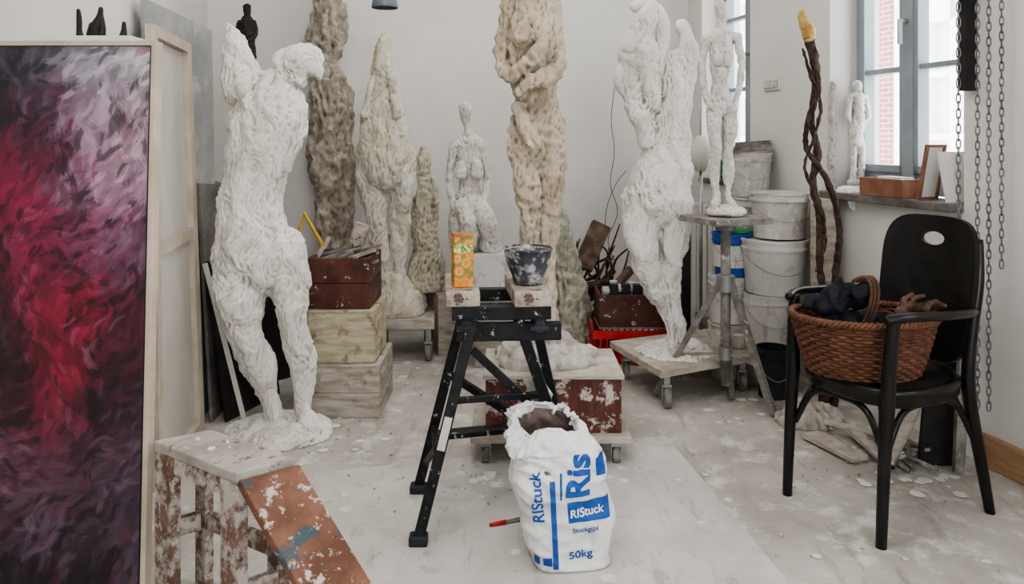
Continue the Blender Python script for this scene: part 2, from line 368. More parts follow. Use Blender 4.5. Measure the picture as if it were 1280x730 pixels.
# ------------------------------------------------------------ sculptures
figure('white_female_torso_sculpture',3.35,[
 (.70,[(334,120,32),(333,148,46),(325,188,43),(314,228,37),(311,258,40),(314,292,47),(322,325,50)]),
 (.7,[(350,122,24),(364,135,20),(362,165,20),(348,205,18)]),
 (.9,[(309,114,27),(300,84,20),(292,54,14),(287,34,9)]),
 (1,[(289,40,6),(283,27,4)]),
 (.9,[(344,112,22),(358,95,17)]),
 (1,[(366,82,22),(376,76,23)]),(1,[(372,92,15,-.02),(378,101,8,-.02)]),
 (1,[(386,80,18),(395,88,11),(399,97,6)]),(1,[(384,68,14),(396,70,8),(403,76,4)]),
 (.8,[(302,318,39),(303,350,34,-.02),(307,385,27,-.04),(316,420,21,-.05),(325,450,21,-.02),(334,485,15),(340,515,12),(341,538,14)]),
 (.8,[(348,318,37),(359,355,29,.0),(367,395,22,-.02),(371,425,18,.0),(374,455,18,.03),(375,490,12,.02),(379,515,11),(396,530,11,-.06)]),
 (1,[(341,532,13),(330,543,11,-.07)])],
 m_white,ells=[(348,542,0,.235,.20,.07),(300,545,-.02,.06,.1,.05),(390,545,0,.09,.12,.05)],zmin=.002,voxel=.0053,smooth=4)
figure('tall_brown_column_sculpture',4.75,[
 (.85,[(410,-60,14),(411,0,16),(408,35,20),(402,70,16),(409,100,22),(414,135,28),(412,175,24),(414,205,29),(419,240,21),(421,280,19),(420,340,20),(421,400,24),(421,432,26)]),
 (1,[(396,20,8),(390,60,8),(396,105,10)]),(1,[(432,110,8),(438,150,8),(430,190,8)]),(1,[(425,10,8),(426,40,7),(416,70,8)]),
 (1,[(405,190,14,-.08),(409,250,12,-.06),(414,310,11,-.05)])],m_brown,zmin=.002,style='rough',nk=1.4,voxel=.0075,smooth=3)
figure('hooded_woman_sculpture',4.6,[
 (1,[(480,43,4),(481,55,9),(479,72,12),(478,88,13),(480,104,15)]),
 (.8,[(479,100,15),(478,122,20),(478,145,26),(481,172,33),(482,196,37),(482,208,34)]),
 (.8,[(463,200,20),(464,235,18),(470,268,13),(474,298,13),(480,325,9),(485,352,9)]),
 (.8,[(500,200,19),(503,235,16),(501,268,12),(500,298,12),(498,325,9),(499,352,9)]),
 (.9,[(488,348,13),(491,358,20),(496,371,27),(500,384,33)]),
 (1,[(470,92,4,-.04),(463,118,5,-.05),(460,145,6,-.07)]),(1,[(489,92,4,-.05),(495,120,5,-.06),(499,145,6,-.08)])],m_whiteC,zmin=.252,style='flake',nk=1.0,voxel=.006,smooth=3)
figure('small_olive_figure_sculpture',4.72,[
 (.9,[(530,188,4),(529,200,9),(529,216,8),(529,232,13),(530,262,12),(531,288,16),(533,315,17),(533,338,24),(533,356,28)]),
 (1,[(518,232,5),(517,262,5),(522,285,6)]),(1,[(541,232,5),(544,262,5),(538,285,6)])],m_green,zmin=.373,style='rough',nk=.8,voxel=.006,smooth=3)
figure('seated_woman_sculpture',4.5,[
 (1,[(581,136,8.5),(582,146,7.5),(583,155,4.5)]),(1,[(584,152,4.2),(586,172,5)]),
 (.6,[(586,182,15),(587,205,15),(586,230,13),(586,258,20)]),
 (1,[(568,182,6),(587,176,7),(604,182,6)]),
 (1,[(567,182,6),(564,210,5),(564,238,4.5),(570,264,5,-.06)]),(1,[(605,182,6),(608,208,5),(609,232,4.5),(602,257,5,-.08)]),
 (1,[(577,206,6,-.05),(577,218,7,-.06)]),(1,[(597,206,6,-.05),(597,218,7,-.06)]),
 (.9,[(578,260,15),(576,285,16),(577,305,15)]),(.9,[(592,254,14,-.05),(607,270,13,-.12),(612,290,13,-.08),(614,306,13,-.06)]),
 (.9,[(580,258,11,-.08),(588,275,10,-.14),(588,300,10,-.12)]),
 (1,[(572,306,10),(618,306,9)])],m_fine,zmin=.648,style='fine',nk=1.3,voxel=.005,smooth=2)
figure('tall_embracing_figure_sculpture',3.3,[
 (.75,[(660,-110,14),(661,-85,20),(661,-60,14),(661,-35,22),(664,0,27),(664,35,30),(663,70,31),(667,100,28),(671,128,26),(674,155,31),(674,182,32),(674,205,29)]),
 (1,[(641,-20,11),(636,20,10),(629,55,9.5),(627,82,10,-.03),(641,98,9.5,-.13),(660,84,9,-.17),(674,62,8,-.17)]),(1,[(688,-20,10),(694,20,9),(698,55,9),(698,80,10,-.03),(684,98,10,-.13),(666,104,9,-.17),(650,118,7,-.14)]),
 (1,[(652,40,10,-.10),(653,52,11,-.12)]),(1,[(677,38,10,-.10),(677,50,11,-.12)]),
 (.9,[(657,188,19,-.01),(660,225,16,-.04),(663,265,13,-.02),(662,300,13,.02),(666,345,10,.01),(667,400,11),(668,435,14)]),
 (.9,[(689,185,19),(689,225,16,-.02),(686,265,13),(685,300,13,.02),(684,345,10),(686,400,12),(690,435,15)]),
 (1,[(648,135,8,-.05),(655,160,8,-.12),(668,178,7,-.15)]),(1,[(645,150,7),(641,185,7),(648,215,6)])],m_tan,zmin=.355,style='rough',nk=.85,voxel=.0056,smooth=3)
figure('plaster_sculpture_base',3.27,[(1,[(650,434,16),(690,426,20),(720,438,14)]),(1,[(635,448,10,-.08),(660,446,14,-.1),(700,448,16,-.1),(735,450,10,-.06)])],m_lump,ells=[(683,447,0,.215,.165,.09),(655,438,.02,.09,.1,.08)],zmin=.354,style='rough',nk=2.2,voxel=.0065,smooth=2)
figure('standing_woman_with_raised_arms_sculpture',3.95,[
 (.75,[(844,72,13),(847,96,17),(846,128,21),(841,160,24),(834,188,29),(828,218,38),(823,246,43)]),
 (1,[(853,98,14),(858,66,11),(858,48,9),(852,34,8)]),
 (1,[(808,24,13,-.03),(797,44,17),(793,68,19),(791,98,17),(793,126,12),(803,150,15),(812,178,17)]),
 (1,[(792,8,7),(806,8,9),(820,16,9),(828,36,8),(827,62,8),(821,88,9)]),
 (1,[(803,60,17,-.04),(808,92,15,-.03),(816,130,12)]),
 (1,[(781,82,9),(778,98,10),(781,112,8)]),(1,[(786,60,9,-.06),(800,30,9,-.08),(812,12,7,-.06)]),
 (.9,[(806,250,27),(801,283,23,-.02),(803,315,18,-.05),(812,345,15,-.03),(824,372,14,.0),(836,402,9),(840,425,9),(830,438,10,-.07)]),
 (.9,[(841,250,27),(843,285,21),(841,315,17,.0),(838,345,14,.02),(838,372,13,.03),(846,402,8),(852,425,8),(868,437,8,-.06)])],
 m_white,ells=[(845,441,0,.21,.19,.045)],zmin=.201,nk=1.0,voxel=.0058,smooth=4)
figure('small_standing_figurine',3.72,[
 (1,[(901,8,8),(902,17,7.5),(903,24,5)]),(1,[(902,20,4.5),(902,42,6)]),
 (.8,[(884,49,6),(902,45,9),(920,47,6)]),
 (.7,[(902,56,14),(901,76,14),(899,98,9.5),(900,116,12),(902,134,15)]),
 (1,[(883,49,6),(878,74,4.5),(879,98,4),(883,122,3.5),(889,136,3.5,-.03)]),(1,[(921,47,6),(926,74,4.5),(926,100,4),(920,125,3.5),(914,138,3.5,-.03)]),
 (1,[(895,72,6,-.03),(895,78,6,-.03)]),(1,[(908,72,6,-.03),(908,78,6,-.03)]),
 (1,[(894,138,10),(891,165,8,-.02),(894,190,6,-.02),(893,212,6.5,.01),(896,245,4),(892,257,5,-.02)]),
 (1,[(911,138,10),(913,165,8),(909,190,6),(912,212,6.5,.02),(910,245,4),(915,257,5,-.02)])],m_fine,
 ells=[(907,265,0,.095,.085,.035)],zmin=.932,style='fine',nk=1.1,voxel=.004,smooth=2)
figure('sill_figurine',3.93,[(1,[(1072,106,5),(1073,114,4)]),(.9,[(1072,122,8),(1074,143,6.5),(1070,160,9.5),(1070,178,8)]),(1,[(1066,178,5),(1067,200,4),(1066,224,4)]),(1,[(1075,178,5),(1077,200,4),(1075,224,4)]),
      (1,[(1063,122,4),(1060,142,3.5),(1064,160,3)]),(1,[(1081,122,4),(1085,145,3.5),(1077,158,3)]),(1,[(1064,229,5),(1080,229,5)])],m_fine,zmin=1.037,style='fine',nk=1.0,voxel=.0045,smooth=2)
figure('slender_figurine',3.96,[(1,[(1041,104,3),(1042,115,4),(1040,140,4.5),(1042,165,4),(1039,195,4),(1041,232,4)]),(1,[(1037,238,4),(1045,238,4)])],m_lump,zmin=1.037,style='fine',nk=1.2,voxel=.004,smooth=1)
figure('dark_statuette',2.72,[(1,[(98,13,2.5),(99,25,3.5),(99,38,3.5),(100,46,5)])],m_bronze,zmin=1.672,style='none',voxel=.003,smooth=2)
figure('dark_statuette',2.72,[(1,[(126,11,3),(125,20,4),(121,30,6),(118,38,7)]),(1,[(127,22,3),(128,34,4),(127,44,5)]),(1,[(113,44,5),(124,44,5)]),(1,[(114,30,2.5),(111,42,3)])],m_bronze,zmin=1.672,style='none',voxel=.003,smooth=2)
figure('dark_statuette',2.72,[(1,[(155,29,2.5),(155,38,3.5),(154,45,5)])],m_bronze,zmin=1.672,style='none',voxel=.003,smooth=2)
O('wall_shelf',[gbox((-1.66,2.79,1.655),(.62,.2,.03))],m_rad,bevel=.003)
figure('dark_seated_statuette',4.2,[(1,[(309,9,5),(309,18,4)]),(1,[(309,26,8),(309,42,9),(308,56,10)]),(1,[(300,28,3.5),(297,40,3.5),(303,52,3.5,-.05)]),(1,[(317,28,3.5),(320,42,3.5),(314,52,3.5,-.05)]),(1,[(304,58,5),(300,70,4.5),(302,78,5)]),(1,[(314,58,5),(316,70,4.5),(314,78,5)])],m_bronze,zmin=1.722,style='fine',nk=.6,voxel=.005,smooth=2)
O('tall_wooden_post',[gbox(((308-640)/F*4.2,4.2,.86),(.10,.10,1.72))],m_dark,bevel=.005)
# ------------------------------------------------------------ carts, pedestals
def caster(p,r=.035):
    p=Vector(p)
    return [gtube([p+Vector((-.014,0,0)),p+Vector((.014,0,0))],r,20)],[gbox(p+Vector((0,0,r+.012)),(.045,.05,.012)),gbox(p+Vector((-.02,0,r*.5)),(.004,.03,r+.02)),gbox(p+Vector((.02,0,r*.5)),(.004,.03,r+.02))]
def dolly(nm,pts,z0,z1,mat,r=.035,inset=.06):
    pts=[Vector((p[0],p[1],0)) for p in pts]; c=sum(pts,Vector())/4
    parts=[O('deck',[flat(pts,z0,z1)],mat,bevel=.004)]
    w=[];s=[]
    for p in pts:
        q=p+(c-p).normalized()*inset; a_,b2=caster((q.x,q.y,r),r); w+=a_; s+=b2
        if z0>2*r+.02: s.append(gbox((q.x,q.y,(z0+2*r)/2),(.03,.03,z0-2*r)))
    parts+= [O('wheels',w,m_grey,True),O('caster_forks',s,m_steel)]
    return Grp(nm,parts)
c0=PZ(588,3.03,0);c1=PZ(790,3.03,0);c2=Vector((c1.x,3.46,0));c3=Vector((c0.x,3.46,0))
dolly('wheeled_dolly',[c0,c1,c2,c3],.088,.115,m_dustwood,r=.033,inset=.07)
bx0=PZ(607,3.07,0).x;bx1=PZ(777,3.07,0).x
Grp('painted_wooden_box',[O('body',[flat([(bx0,3.07),(bx1,3.07),(bx1,3.44),(bx0,3.44)],.116,.335)],m_redwood,bevel=.004),O('lid',[flat([(bx0-.01,3.055),(bx1+.01,3.055),(bx1+.01,3.45),(bx0-.01,3.45)],.336,.354)],m_dustwood,bevel=.003)])
def atz(u,v,z):
    d=F*(H-z)/(v-VH); return Vector(((u-640)/F*d,d,z))
q=[atz(826,472,.17),atz(950,450,.17),atz(900,415,.17),atz(762,433,.17)]
dolly('sculpture_dolly',q,.165,.20,m_dustwood,r=.05,inset=.09)
c0=PZ(462,4.45,0);c1=PZ(543,4.45,0)
dolly('small_dolly',[c0,c1,Vector((c1.x-.03,4.8,0)),Vector((c0.x,4.8,0))],.19,.25,m_dustwood,r=.05,inset=.05)
O('low_white_plinth',[flat([PZ(548,4.56,0),PZ(592,4.56,0),PZ(592,4.9,0),PZ(530,4.9,0)],0,.37)],m_crate2)
O('white_plinth',[flat([PZ(566,4.35,0),PZ(640,4.35,0),PZ(640,4.7,0),PZ(566,4.7,0)],.375,.646)],m_bucket2,bevel=.004)
O('lower_plinth',[flat([PZ(593.5,4.33,0),PZ(655,4.33,0),PZ(655,4.72,0),PZ(594,4.72,0)],0,.373)],m_crate2,bevel=.004)
def crate(nm,u0,u1,d0,d1,z0,z1,mat,open_=False,n=3):
    x0=(u0-640)/F*d0;x1=(u1-640)/F*d0; t=.016; g=[]
    H_=z1-z0
    for i in range(n):
        a=z0+H_*i/n+.0015; b2=z0+H_*(i+1)/n-.0015
        g+=[flat([(x0,d0),(x1,d0),(x1,d0+t),(x0,d0+t)],a,b2),flat([(x0,d1-t),(x1,d1-t),(x1,d1),(x0,d1)],a,b2),
            flat([(x0,d0+t),(x0+t,d0+t),(x0+t,d1-t),(x0,d1-t)],a,b2),flat([(x1-t,d0+t),(x1,d0+t),(x1,d1-t),(x1-t,d1-t)],a,b2)]
    parts=[O('boards',g,mat,bevel=.002)]
    parts.append(O('corner_posts',[flat([(x,y),(x+.02,y),(x+.02,y+.02),(x,y+.02)],z0+.002,z1) for x in(x0+t,x1-t-.02) for y in(d0+t,d1-t-.02)]+[flat([(x0+t,d0+t),(x1-t,d0+t),(x1-t,d1-t),(x0+t,d1-t)],z0+.002,z0+.02)],mat))
    if not open_: parts.append(O('lid',[flat([(x0,d0),(x1,d0),(x1,d1),(x0,d1)],z1,z1+.012)],mat,bevel=.002))
    return Grp(nm,parts)
crate('wooden_crate',383,474,3.55,3.95,0,.235,m_crate2,n=2)
crate('wooden_crate',385,468,3.58,3.93,.248,.485,m_crate,n=1)
crate('dark_red_crate',384,462,3.6,3.92,.50,.74,m_darkred,True,n=2)
sc=[]
for i in range(16):
    x=-.91+random.random()*.20; y=3.67+random.random()*.18; z=.66+random.random()*.09
    ang=random.uniform(-.7,.7); L=random.uniform(.06,.11)
    sc.append(gbeam((x-L*math.cos(ang),y-L*.3*math.sin(ang),z-.01),(x+L*math.cos(ang),y+L*.3*math.sin(ang),z+L*.5*random.random()+.02),random.uniform(.02,.05),.012))
O('wood_offcuts',sc,m_grey)
O('cream_offcut',[gbeam(P(392,328,3.7),P(452,308,3.8),.04,.012),gbeam(P(398,335,3.68),P(470,312,3.75),.05,.012),gbox(P(450,292,3.78),(.07,.05,.10),Matrix.Rotation(.3,3,'Y')),gbeam(P(396,322,3.74),P(412,296,3.76),.02,.02)],m_jaw)
O('yellow_folding_frame',[gtube([P(384,330,3.98),P(374,290,3.98),P(380,266,3.98),P(402,304,3.98),P(404,330,3.98)],.010,10)],m_yellow)
# ------------------------------------------------------------ painting
def painting():
    x0,x1=-1.555,-1.062; z0,z1=.03,1.575; yb,yt=2.16,2.235
    nx,nz=250,760
    W_,H_=nx,nz
    anc=[(.08,.03,50,46,56),(.35,.04,70,64,78),(.6,.04,146,140,152),(.9,.03,172,168,178),(.06,.13,48,24,38),(.16,.20,116,24,54),(.35,.13,60,36,56),(.60,.13,134,108,128),(.85,.13,164,138,154),
     (.05,.32,100,20,48),(.25,.30,128,26,60),(.42,.22,88,28,54),(.62,.26,142,100,126),(.85,.24,158,122,142),(.05,.44,42,14,26),(.28,.42,132,26,60),(.52,.38,102,28,58),(.72,.36,118,70,96),(.9,.38,96,56,82),
     (.10,.55,20,12,18),(.25,.56,66,14,30),(.42,.52,136,26,56),(.68,.50,136,26,54),(.92,.50,82,30,50),(.50,.60,132,22,46),(.80,.60,60,20,36),(.08,.66,90,40,60),(.22,.64,34,14,22),(.45,.68,110,26,48),(.72,.68,52,24,38),(.92,.68,64,38,54),
     (.06,.77,134,82,106),(.28,.76,80,42,60),(.55,.78,92,56,74),(.9,.78,74,54,70),(.1,.87,62,40,56),(.4,.88,96,74,92),(.7,.90,54,40,52),(.9,.90,78,62,78),(.3,.98,48,34,48),(.7,.99,40,30,42)]
    A=np.array(anc,float); A[:,2:]/=255
    img=np.zeros((H_,W_,3))
    rng=np.random.default_rng(3)
    def base(x,y):
        dd=((A[:,0]-x)*.42)**2+(A[:,1]-y)**2
        w=np.exp(-dd/.0022); return (w[:,None]*A[:,2:]).sum(0)/(w.sum()+1e-9)
    for j in range(0,H_,2):
        for i in range(0,W_,4): img[j:j+2,i:i+4]=base(i/W_,j/H_)*.8
    yy,xx=np.mgrid[0:H_,0:W_]
    for k in range(2300):
        x=rng.random()*W_; y=rng.random()*H_
        fx=np.clip(x/W_+rng.normal()*.06,0,1); fy=np.clip(y/H_+rng.normal()*.022,0,1)
        c=base(fx,fy)
        q=rng.random()
        if q<.16: c=c*.3+np.array([.02,.01,.02])
        elif q<.23: c=c*.6+np.array([.70,.58,.66])*.38
        elif q<.27: c=c*.6+np.array([.50,.06,.16])*.4
        else: c=c*rng.uniform(.68,1.26)
        nv=noise.noise(Vector((x*.010,y*.006,3.1)))
        ang=math.radians(57)+nv*1.9+rng.normal()*.38
        big=k<1100
        L=rng.uniform(14,38) if big else rng.uniform(8,22); w=rng.uniform(6,14) if big else rng.uniform(2.8,7.5); cv=rng.normal()*.012
        R=int(L*1.3+w+2); i0,i1=max(0,int(x)-R),min(W_,int(x)+R); j0,j1=max(0,int(y)-R),min(H_,int(y)+R)
        if i1<=i0 or j1<=j0: continue
        X=xx[j0:j1,i0:i1]-x; Y=yy[j0:j1,i0:i1]-y
        s=X*math.cos(ang)-Y*math.sin(ang); t=X*math.sin(ang)+Y*math.cos(ang)+cv*s*s
        t=t+1.8*np.sin(s*.17+k); edge=L*(1+.2*np.sin(t*.9+k))
        mask=np.clip((1-np.abs(s)/edge)*3.5,0,1)*np.clip((1-np.abs(t)/w)*2.2,0,1)
        br=.84+.16*np.sin(t*1.5+k*1.7)
        al=(mask*br*(.6 if big else .68))[...,None]
        img[j0:j1,i0:i1]=img[j0:j1,i0:i1]*(1-al)+c*al
    img=np.clip(img,0,1); gr=img.mean(2,keepdims=True); img=(gr*.13+img*.87)
    img=img**2.2
    vs=[];
    for j in range(nz):
        t=1-j/(nz-1)
        for i in range(nx): vs.append((x0+(x1-x0)*i/(nx-1),yb+(yt-yb)*t,z0+(z1-z0)*t))
    fs=[(j*nx+i,(j+1)*nx+i,(j+1)*nx+i+1,j*nx+i+1) for j in range(nz-1) for i in range(nx-1)]
    me=bpy.data.meshes.new('painted_canvas'); me.from_pydata(vs,[],fs)
    ca=me.color_attributes.new('paint','FLOAT_COLOR','POINT')
    arr=np.ones((nz*nx,4)); arr[:,:3]=img.reshape(-1,3); ca.data.foreach_set('color',arr.ravel())
    mt=bpy.data.materials.new('oil_paint'); mt.use_nodes=True; nt=mt.node_tree; b=nt.nodes['Principled BSDF']; b.inputs['Roughness'].default_value=.42
    at=nt.nodes.new('ShaderNodeAttribute'); at.attribute_name='paint'; nt.links.new(at.outputs['Color'],b.inputs['Base Color'])
    bp=nt.nodes.new('ShaderNodeBump'); bp.inputs['Strength'].default_value=.35; bp.inputs['Distance'].default_value=.01; nt.links.new(at.outputs['Fac'],bp.inputs['Height']); nt.links.new(bp.outputs['Normal'],b.inputs['Normal'])
    me.materials.append(mt); me.polygons.foreach_set('use_smooth',[True]*len(me.polygons))
    ob=bpy.data.objects.new('painted_canvas',me); COL.objects.link(ob); recenter(ob)
    D=lambda x,z,o: Vector((x,yb+(yt-yb)*(z-z0)/(z1-z0)+o,z))
    def bar(a0,a1,b0,b1,o0,o1): return ghex([D(a0,b0,o0),D(a1,b0,o0),D(a1,b0,o1),D(a0,b0,o1)],[D(a0,b1,o0),D(a1,b1,o0),D(a1,b1,o1),D(a0,b1,o1)])
    back=O('backing',[bar(x0,x1,z0,z1,.003,.02)],m_dark)
    edge_strip=O('dark_inner_strip',[bar(x1,x1+.007,.01,z1+.006,-.004,.03)],m_dark)  # solid dark strip between canvas edge and side frame
    fr=O('frame',[bar(x1+.007,x1+.022,.01,z1+.014,-.008,.03),bar(x0-.02,x0,.01,z1+.014,-.008,.03),bar(x0,x1+.007,z1+.002,z1+.014,-.008,.03),bar(x0,x1,.01,z0,-.008,.03)],m_strbar,bevel=.002)
    Grp('abstract_painting',[ob,back,edge_strip,fr])
painting()
def slab(nf_b,ff_b,nf_t,ff_t,t=.03,side=-1):
    off=Vector((side*t,0,0)); b=[nf_b,ff_b,ff_b+off,nf_b+off]; tt=[nf_t,ff_t,ff_t+off,nf_t+off]
    return ghex(b,tt)
nb=PZ(196,2.8,.0);fb=PZ(253,3.42,0);ntp=PZ(188,2.8,1.73);ft=PZ(236,3.42,1.73)
def bil(a,c): return (nb*(1-a)+fb*a)*(1-c)+(ntp*(1-a)+ft*a)*c
def sb(a0,a1,c0,c1,o0,o1):
    o0=Vector((o0,0,0));o1=Vector((o1,0,0))
    return ghex([bil(a0,c0)+o0,bil(a1,c0)+o0,bil(a1,c0)+o1,bil(a0,c0)+o1],[bil(a0,c1)+o0,bil(a1,c1)+o0,bil(a1,c1)+o1,bil(a0,c1)+o1])
Grp('stretched_canvas_reverse',[O('canvas',[sb(0,1,0,1,-.02,-.016)],m_canvas),O('stretcher_bars',[sb(0,.09,0,1,-.016,.012),sb(.88,1,0,1,-.016,.012),sb(.09,.88,.975,1,-.016,.012),sb(.09,.88,0,.03,-.016,.012),sb(.09,.88,.50,.53,-.016,.01)],m_strbar,bevel=.002)])
O('grey_painted_panel',[slab(Vector((-1.42,3.05,0)),Vector((-1.465,3.8,0)),Vector((-1.475,3.05,1.87)),Vector((-1.50,3.8,1.85)),.018)],m_panel)
O('leaning_canvas',[slab(PZ(272,3.86,0),PZ(300,4.12,0),PZ(262,3.86,1.10),PZ(285,4.12,1.06),.015),],m_panel2)
O('narrow_leaning_canvas',[slab(PZ(266,3.50,0),PZ(290,3.80,0),PZ(249,3.50,1.10),PZ(277,3.80,1.08),.014)],m_panel2)
O('dark_leaning_board',[slab(PZ(284,3.5,0),PZ(350,3.9,0),PZ(260,3.5,.74),PZ(328,3.9,.74),.012)],m_dark)
O('light_edge_strip',[gbeam(PZ(306,3.45,.02),PZ(256,3.45,.74),.010,.02)],m_rad)
O('upright_dark_board',[slab(PZ(345,4.1,0),PZ(388,4.25,0),PZ(335,4.1,.68),PZ(378,4.25,.68),.02)],m_dark)
# ------------------------------------------------------------ step stool
def stool():
    L=Vector((-1.015,2.15,0));Fp=Vector((-.885,2.235,0));R=Vector((-.58,2.035,0));N_=Vector((-.705,1.94,0)); T=.45
    tp=O('seat_board',[flat([L,N_,R,Fp],T-.03,T)],m_stooltop,bevel=.005)
    ax=(N_-L).normalized(); sd=(R-N_).normalized(); up=Vector((0,0,1))
    def post(p,w=.045,t=.03,top=T-.031,lean=Vector((0,0,0))):
        b=p+lean; s=[(0,0),(1,0),(1,1),(0,1)]
        g=lambda base,z:[Vector((base.x,base.y,z))+ax*(w*a)+sd*(t*c) for a,c in s]
        return ghex(g(b,0),g(p,top))
    legs=[post(L+sd*.003,.085,.025),post(L+sd*.112,.05,.025),post(N_-ax*.072+sd*.003,.07,.03),post(R-ax*.07-sd*.032,.055,.028)]
    lg=O('legs',legs,m_stool,bevel=.003)
    ap=O('aprons',[gbeam(L+ax*.085+up*.395+sd*.015,N_-ax*.072+up*.395+sd*.015,.018,.045),gbeam(L+ax*.03+sd*.03+up*.2,L+ax*.03+sd*.11+up*.2,.025,.05),gbeam(L+ax*.05+sd*.125+up*.20,R-ax*.07-sd*.02+up*.20,.018,.05),gbeam(N_-ax*.03+sd*.03+up*.13,R-ax*.03-sd*.03+up*.13,.025,.04)],m_stool,bevel=.003)
    off=Vector((.405,-.295,0))
    b0=N_+off; b1=R+off
    f=lambda p,z,o: Vector((p.x,p.y,z))+o
    n=Vector((.405,-.295,0)).normalized()*.016+Vector((0,0,.016))
    bd=O('sloping_board',[ghex([f(b0,.02,Vector()),f(b1,.02,Vector()),f(b1,.02,n)  ,f(b0,.02,n)],[f(N_,T-.03,ax*.0),f(R,T-.03,ax*.0),f(R,T-.03,n),f(N_,T-.03,n)])],m_stoolbd,bevel=.003)
    Grp('step_stool',[tp,lg,ap,bd])
stool()
def rock(c,r,sd,fl=.7):
    v,f=gsph((0,0,0),r,8); out=[]
    for p in v:
        k=1+.45*noise.noise(Vector(p)*(1.2/r)+Vector((sd,sd*2,0))); out.append(Vector((p.x*k,p.y*k,p.z*k*fl))+Vector(c))
    return out,f
O('spilled_plaster_crumbs',[rock((-.90+random.random()*.2,2.08+random.random()*.08,.454),.006*random.random()+.002,i) for i in range(9)],m_white)
# ------------------------------------------------------------ workbench trestle
def workbench():
    parts=[]
    dj=Vector((-.1,1,0)).normalized()
    def jaw(x0,x1,d0,L): 
        a=Vector((x0,d0,0));b=Vector((x1,d0+(x1-x0)*.1,0)); return flat([a,b,b+dj*L,a+dj*L],.748,.80)
    parts.append(O('left_jaw',[jaw(-.218,-.105,2.5,.36)],m_jaw,bevel=.006))
    parts.append(O('right_jaw',[jaw(.008,.132,2.5,.36)],m_jaw,bevel=.006))
    fr=[]
    for dd in(0,.30):
        o=dj*dd
        fr.append(gbeam(Vector((-.20,2.53,.725))+o,Vector((.13,2.55,.725))+o,.045,.045))
        fr.append(gbeam(Vector((-.185,2.535,.66))+o,Vector((.165,2.555,.66))+o,.03,.06))
    for x in(-.16,.10): fr.append(gbeam(Vector((x,2.52,.68)),Vector((x,2.52,.68))+dj*.33,.03,.05))
    parts.append(O('steel_frame',fr,m_blackmetal,bevel=.004))
    lg=[]
    fl=[Vector((-.30,2.44,.02)),Vector((-.345,2.80,.02))]; frr=[Vector((.25,2.60,.02)),Vector((.22,2.95,.02))]
    tl=[Vector((-.13,2.54,.70)),Vector((-.17,2.80,.70))]; tr=[Vector((.02,2.545,.70)),Vector((.07,2.85,.70))]
    for a,b in zip(fl+frr,tl+tr): lg.append(gbeam(a,b,.036,.026,(0,1,0)))
    lg.append(gbeam(fl[0].lerp(tl[0],.33),fl[1].lerp(tl[1],.33),.02,.03)); lg.append(gbeam(frr[0].lerp(tr[0],.3),frr[1].lerp(tr[1],.3),.02,.03))
    lg.append(gbeam(fl[1].lerp(tl[1],.62),frr[0].lerp(tr[0],.35),.02,.028))
    lg.append(gbeam(Vector((-.13,2.53,.60)),frr[0].lerp(tr[0],.45),.018,.028))
    lg.append(gbeam(fl[1].lerp(tl[1],.28),frr[1].lerp(tr[1],.28),.06,.02)); lg.append(gbeam(fl[0].lerp(tl[0],.45),fl[1].lerp(tl[1],.12),.014,.024))
    lg.append(gbeam(fl[0].lerp(tl[0],.62),frr[0].lerp(tr[0],.62),.014,.022))
    parts.append(O('legs',lg,m_blackmetal,bevel=.003))
    parts.append(O('feet',[gbox((p.x,p.y,.018),(.06,.045,.034)) for p in fl+frr],m_darkpl,bevel=.006))
    parts.append(O('clamp_screws',[gcyl(Vector((x,2.47,.69)),Vector((x,2.53,.69)),.018) for x in(-.15,.09)]+[gbeam(Vector((x-.03,2.46,.69)),Vector((x+.03,2.46,.69)),.012,.012) for x in(-.15,.09)],m_darkpl,bevel=.002))
    parts.append(O('label_plate',[gbeam(fl[0].lerp(tl[0],.40)+Vector((0,-.014,0)),fl[0].lerp(tl[0],.55)+Vector((0,-.014,0)),.026,.003,(0,1,0))],m_bucket))
    Grp('folding_workbench',parts)
workbench()
def carton():
    m=bpy.data.materials.new('carton_print'); m.use_nodes=True; nt=m.node_tree; b=nt.nodes['Principled BSDF']; b.inputs['Roughness'].default_value=.35
    tc=nt.nodes.new('ShaderNodeTexCoord'); vo=nt.nodes.new('ShaderNodeTexVoronoi'); vo.inputs['Scale'].default_value=28
    nt.links.new(tc.outputs['Object'],vo.inputs['Vector'])
    r=nt.nodes.new('ShaderNodeValToRGB'); e=r.color_ramp.elements; e[0].position=.0; e[0].color=(.68,.27,.02,1); e[1].position=.9; e[1].color=(.06,.12,.03,1)
    x=e.new(.45); x.color=(.66,.19,.01,1); x=e.new(.52); x.color=(.68,.40,.09,1); x=e.new(.62); x.color=(.34,.20,.04,1)
    nt.links.new(vo.outputs['Distance'],r.inputs['Fac']); nt.links.new(r.outputs['Color'],b.inputs['Base Color'])
    c=Vector((-.170,2.60,0)); R=Matrix.Rotation(.25,3,'Z')
    body=O('body',[gbox(c+Vector((0,0,.8015+.085)),(.066,.062,.17),R)],m,bevel=.002)
    top=O('top_panel',[gbox(c+Vector((0,0,.8015+.175)),(.066,.062,.01),R)],M('carton_brown',(.25,.08,.03),(.5,.2,.04),scale=40,rough=.4))
    band=O('label_band',[gbox(c+Vector((0,0,.8015+.13)),(.0675,.0635,.024),R)],M('carton_label',(.75,.62,.2),(.05,.25,.06),scale=70,lo=.5,hi=.52,rough=.4))
    Grp('orange_juice_carton',[body,top,band])
carton()
bc=Vector((.055,2.64,.8015))
m_bowl=M('splashed_bowl',(.035,.038,.047),(.08,.085,.10),scale=10,rough=.5,c3=(.42,.42,.41),s3=24,t3=.50,w3=.10)
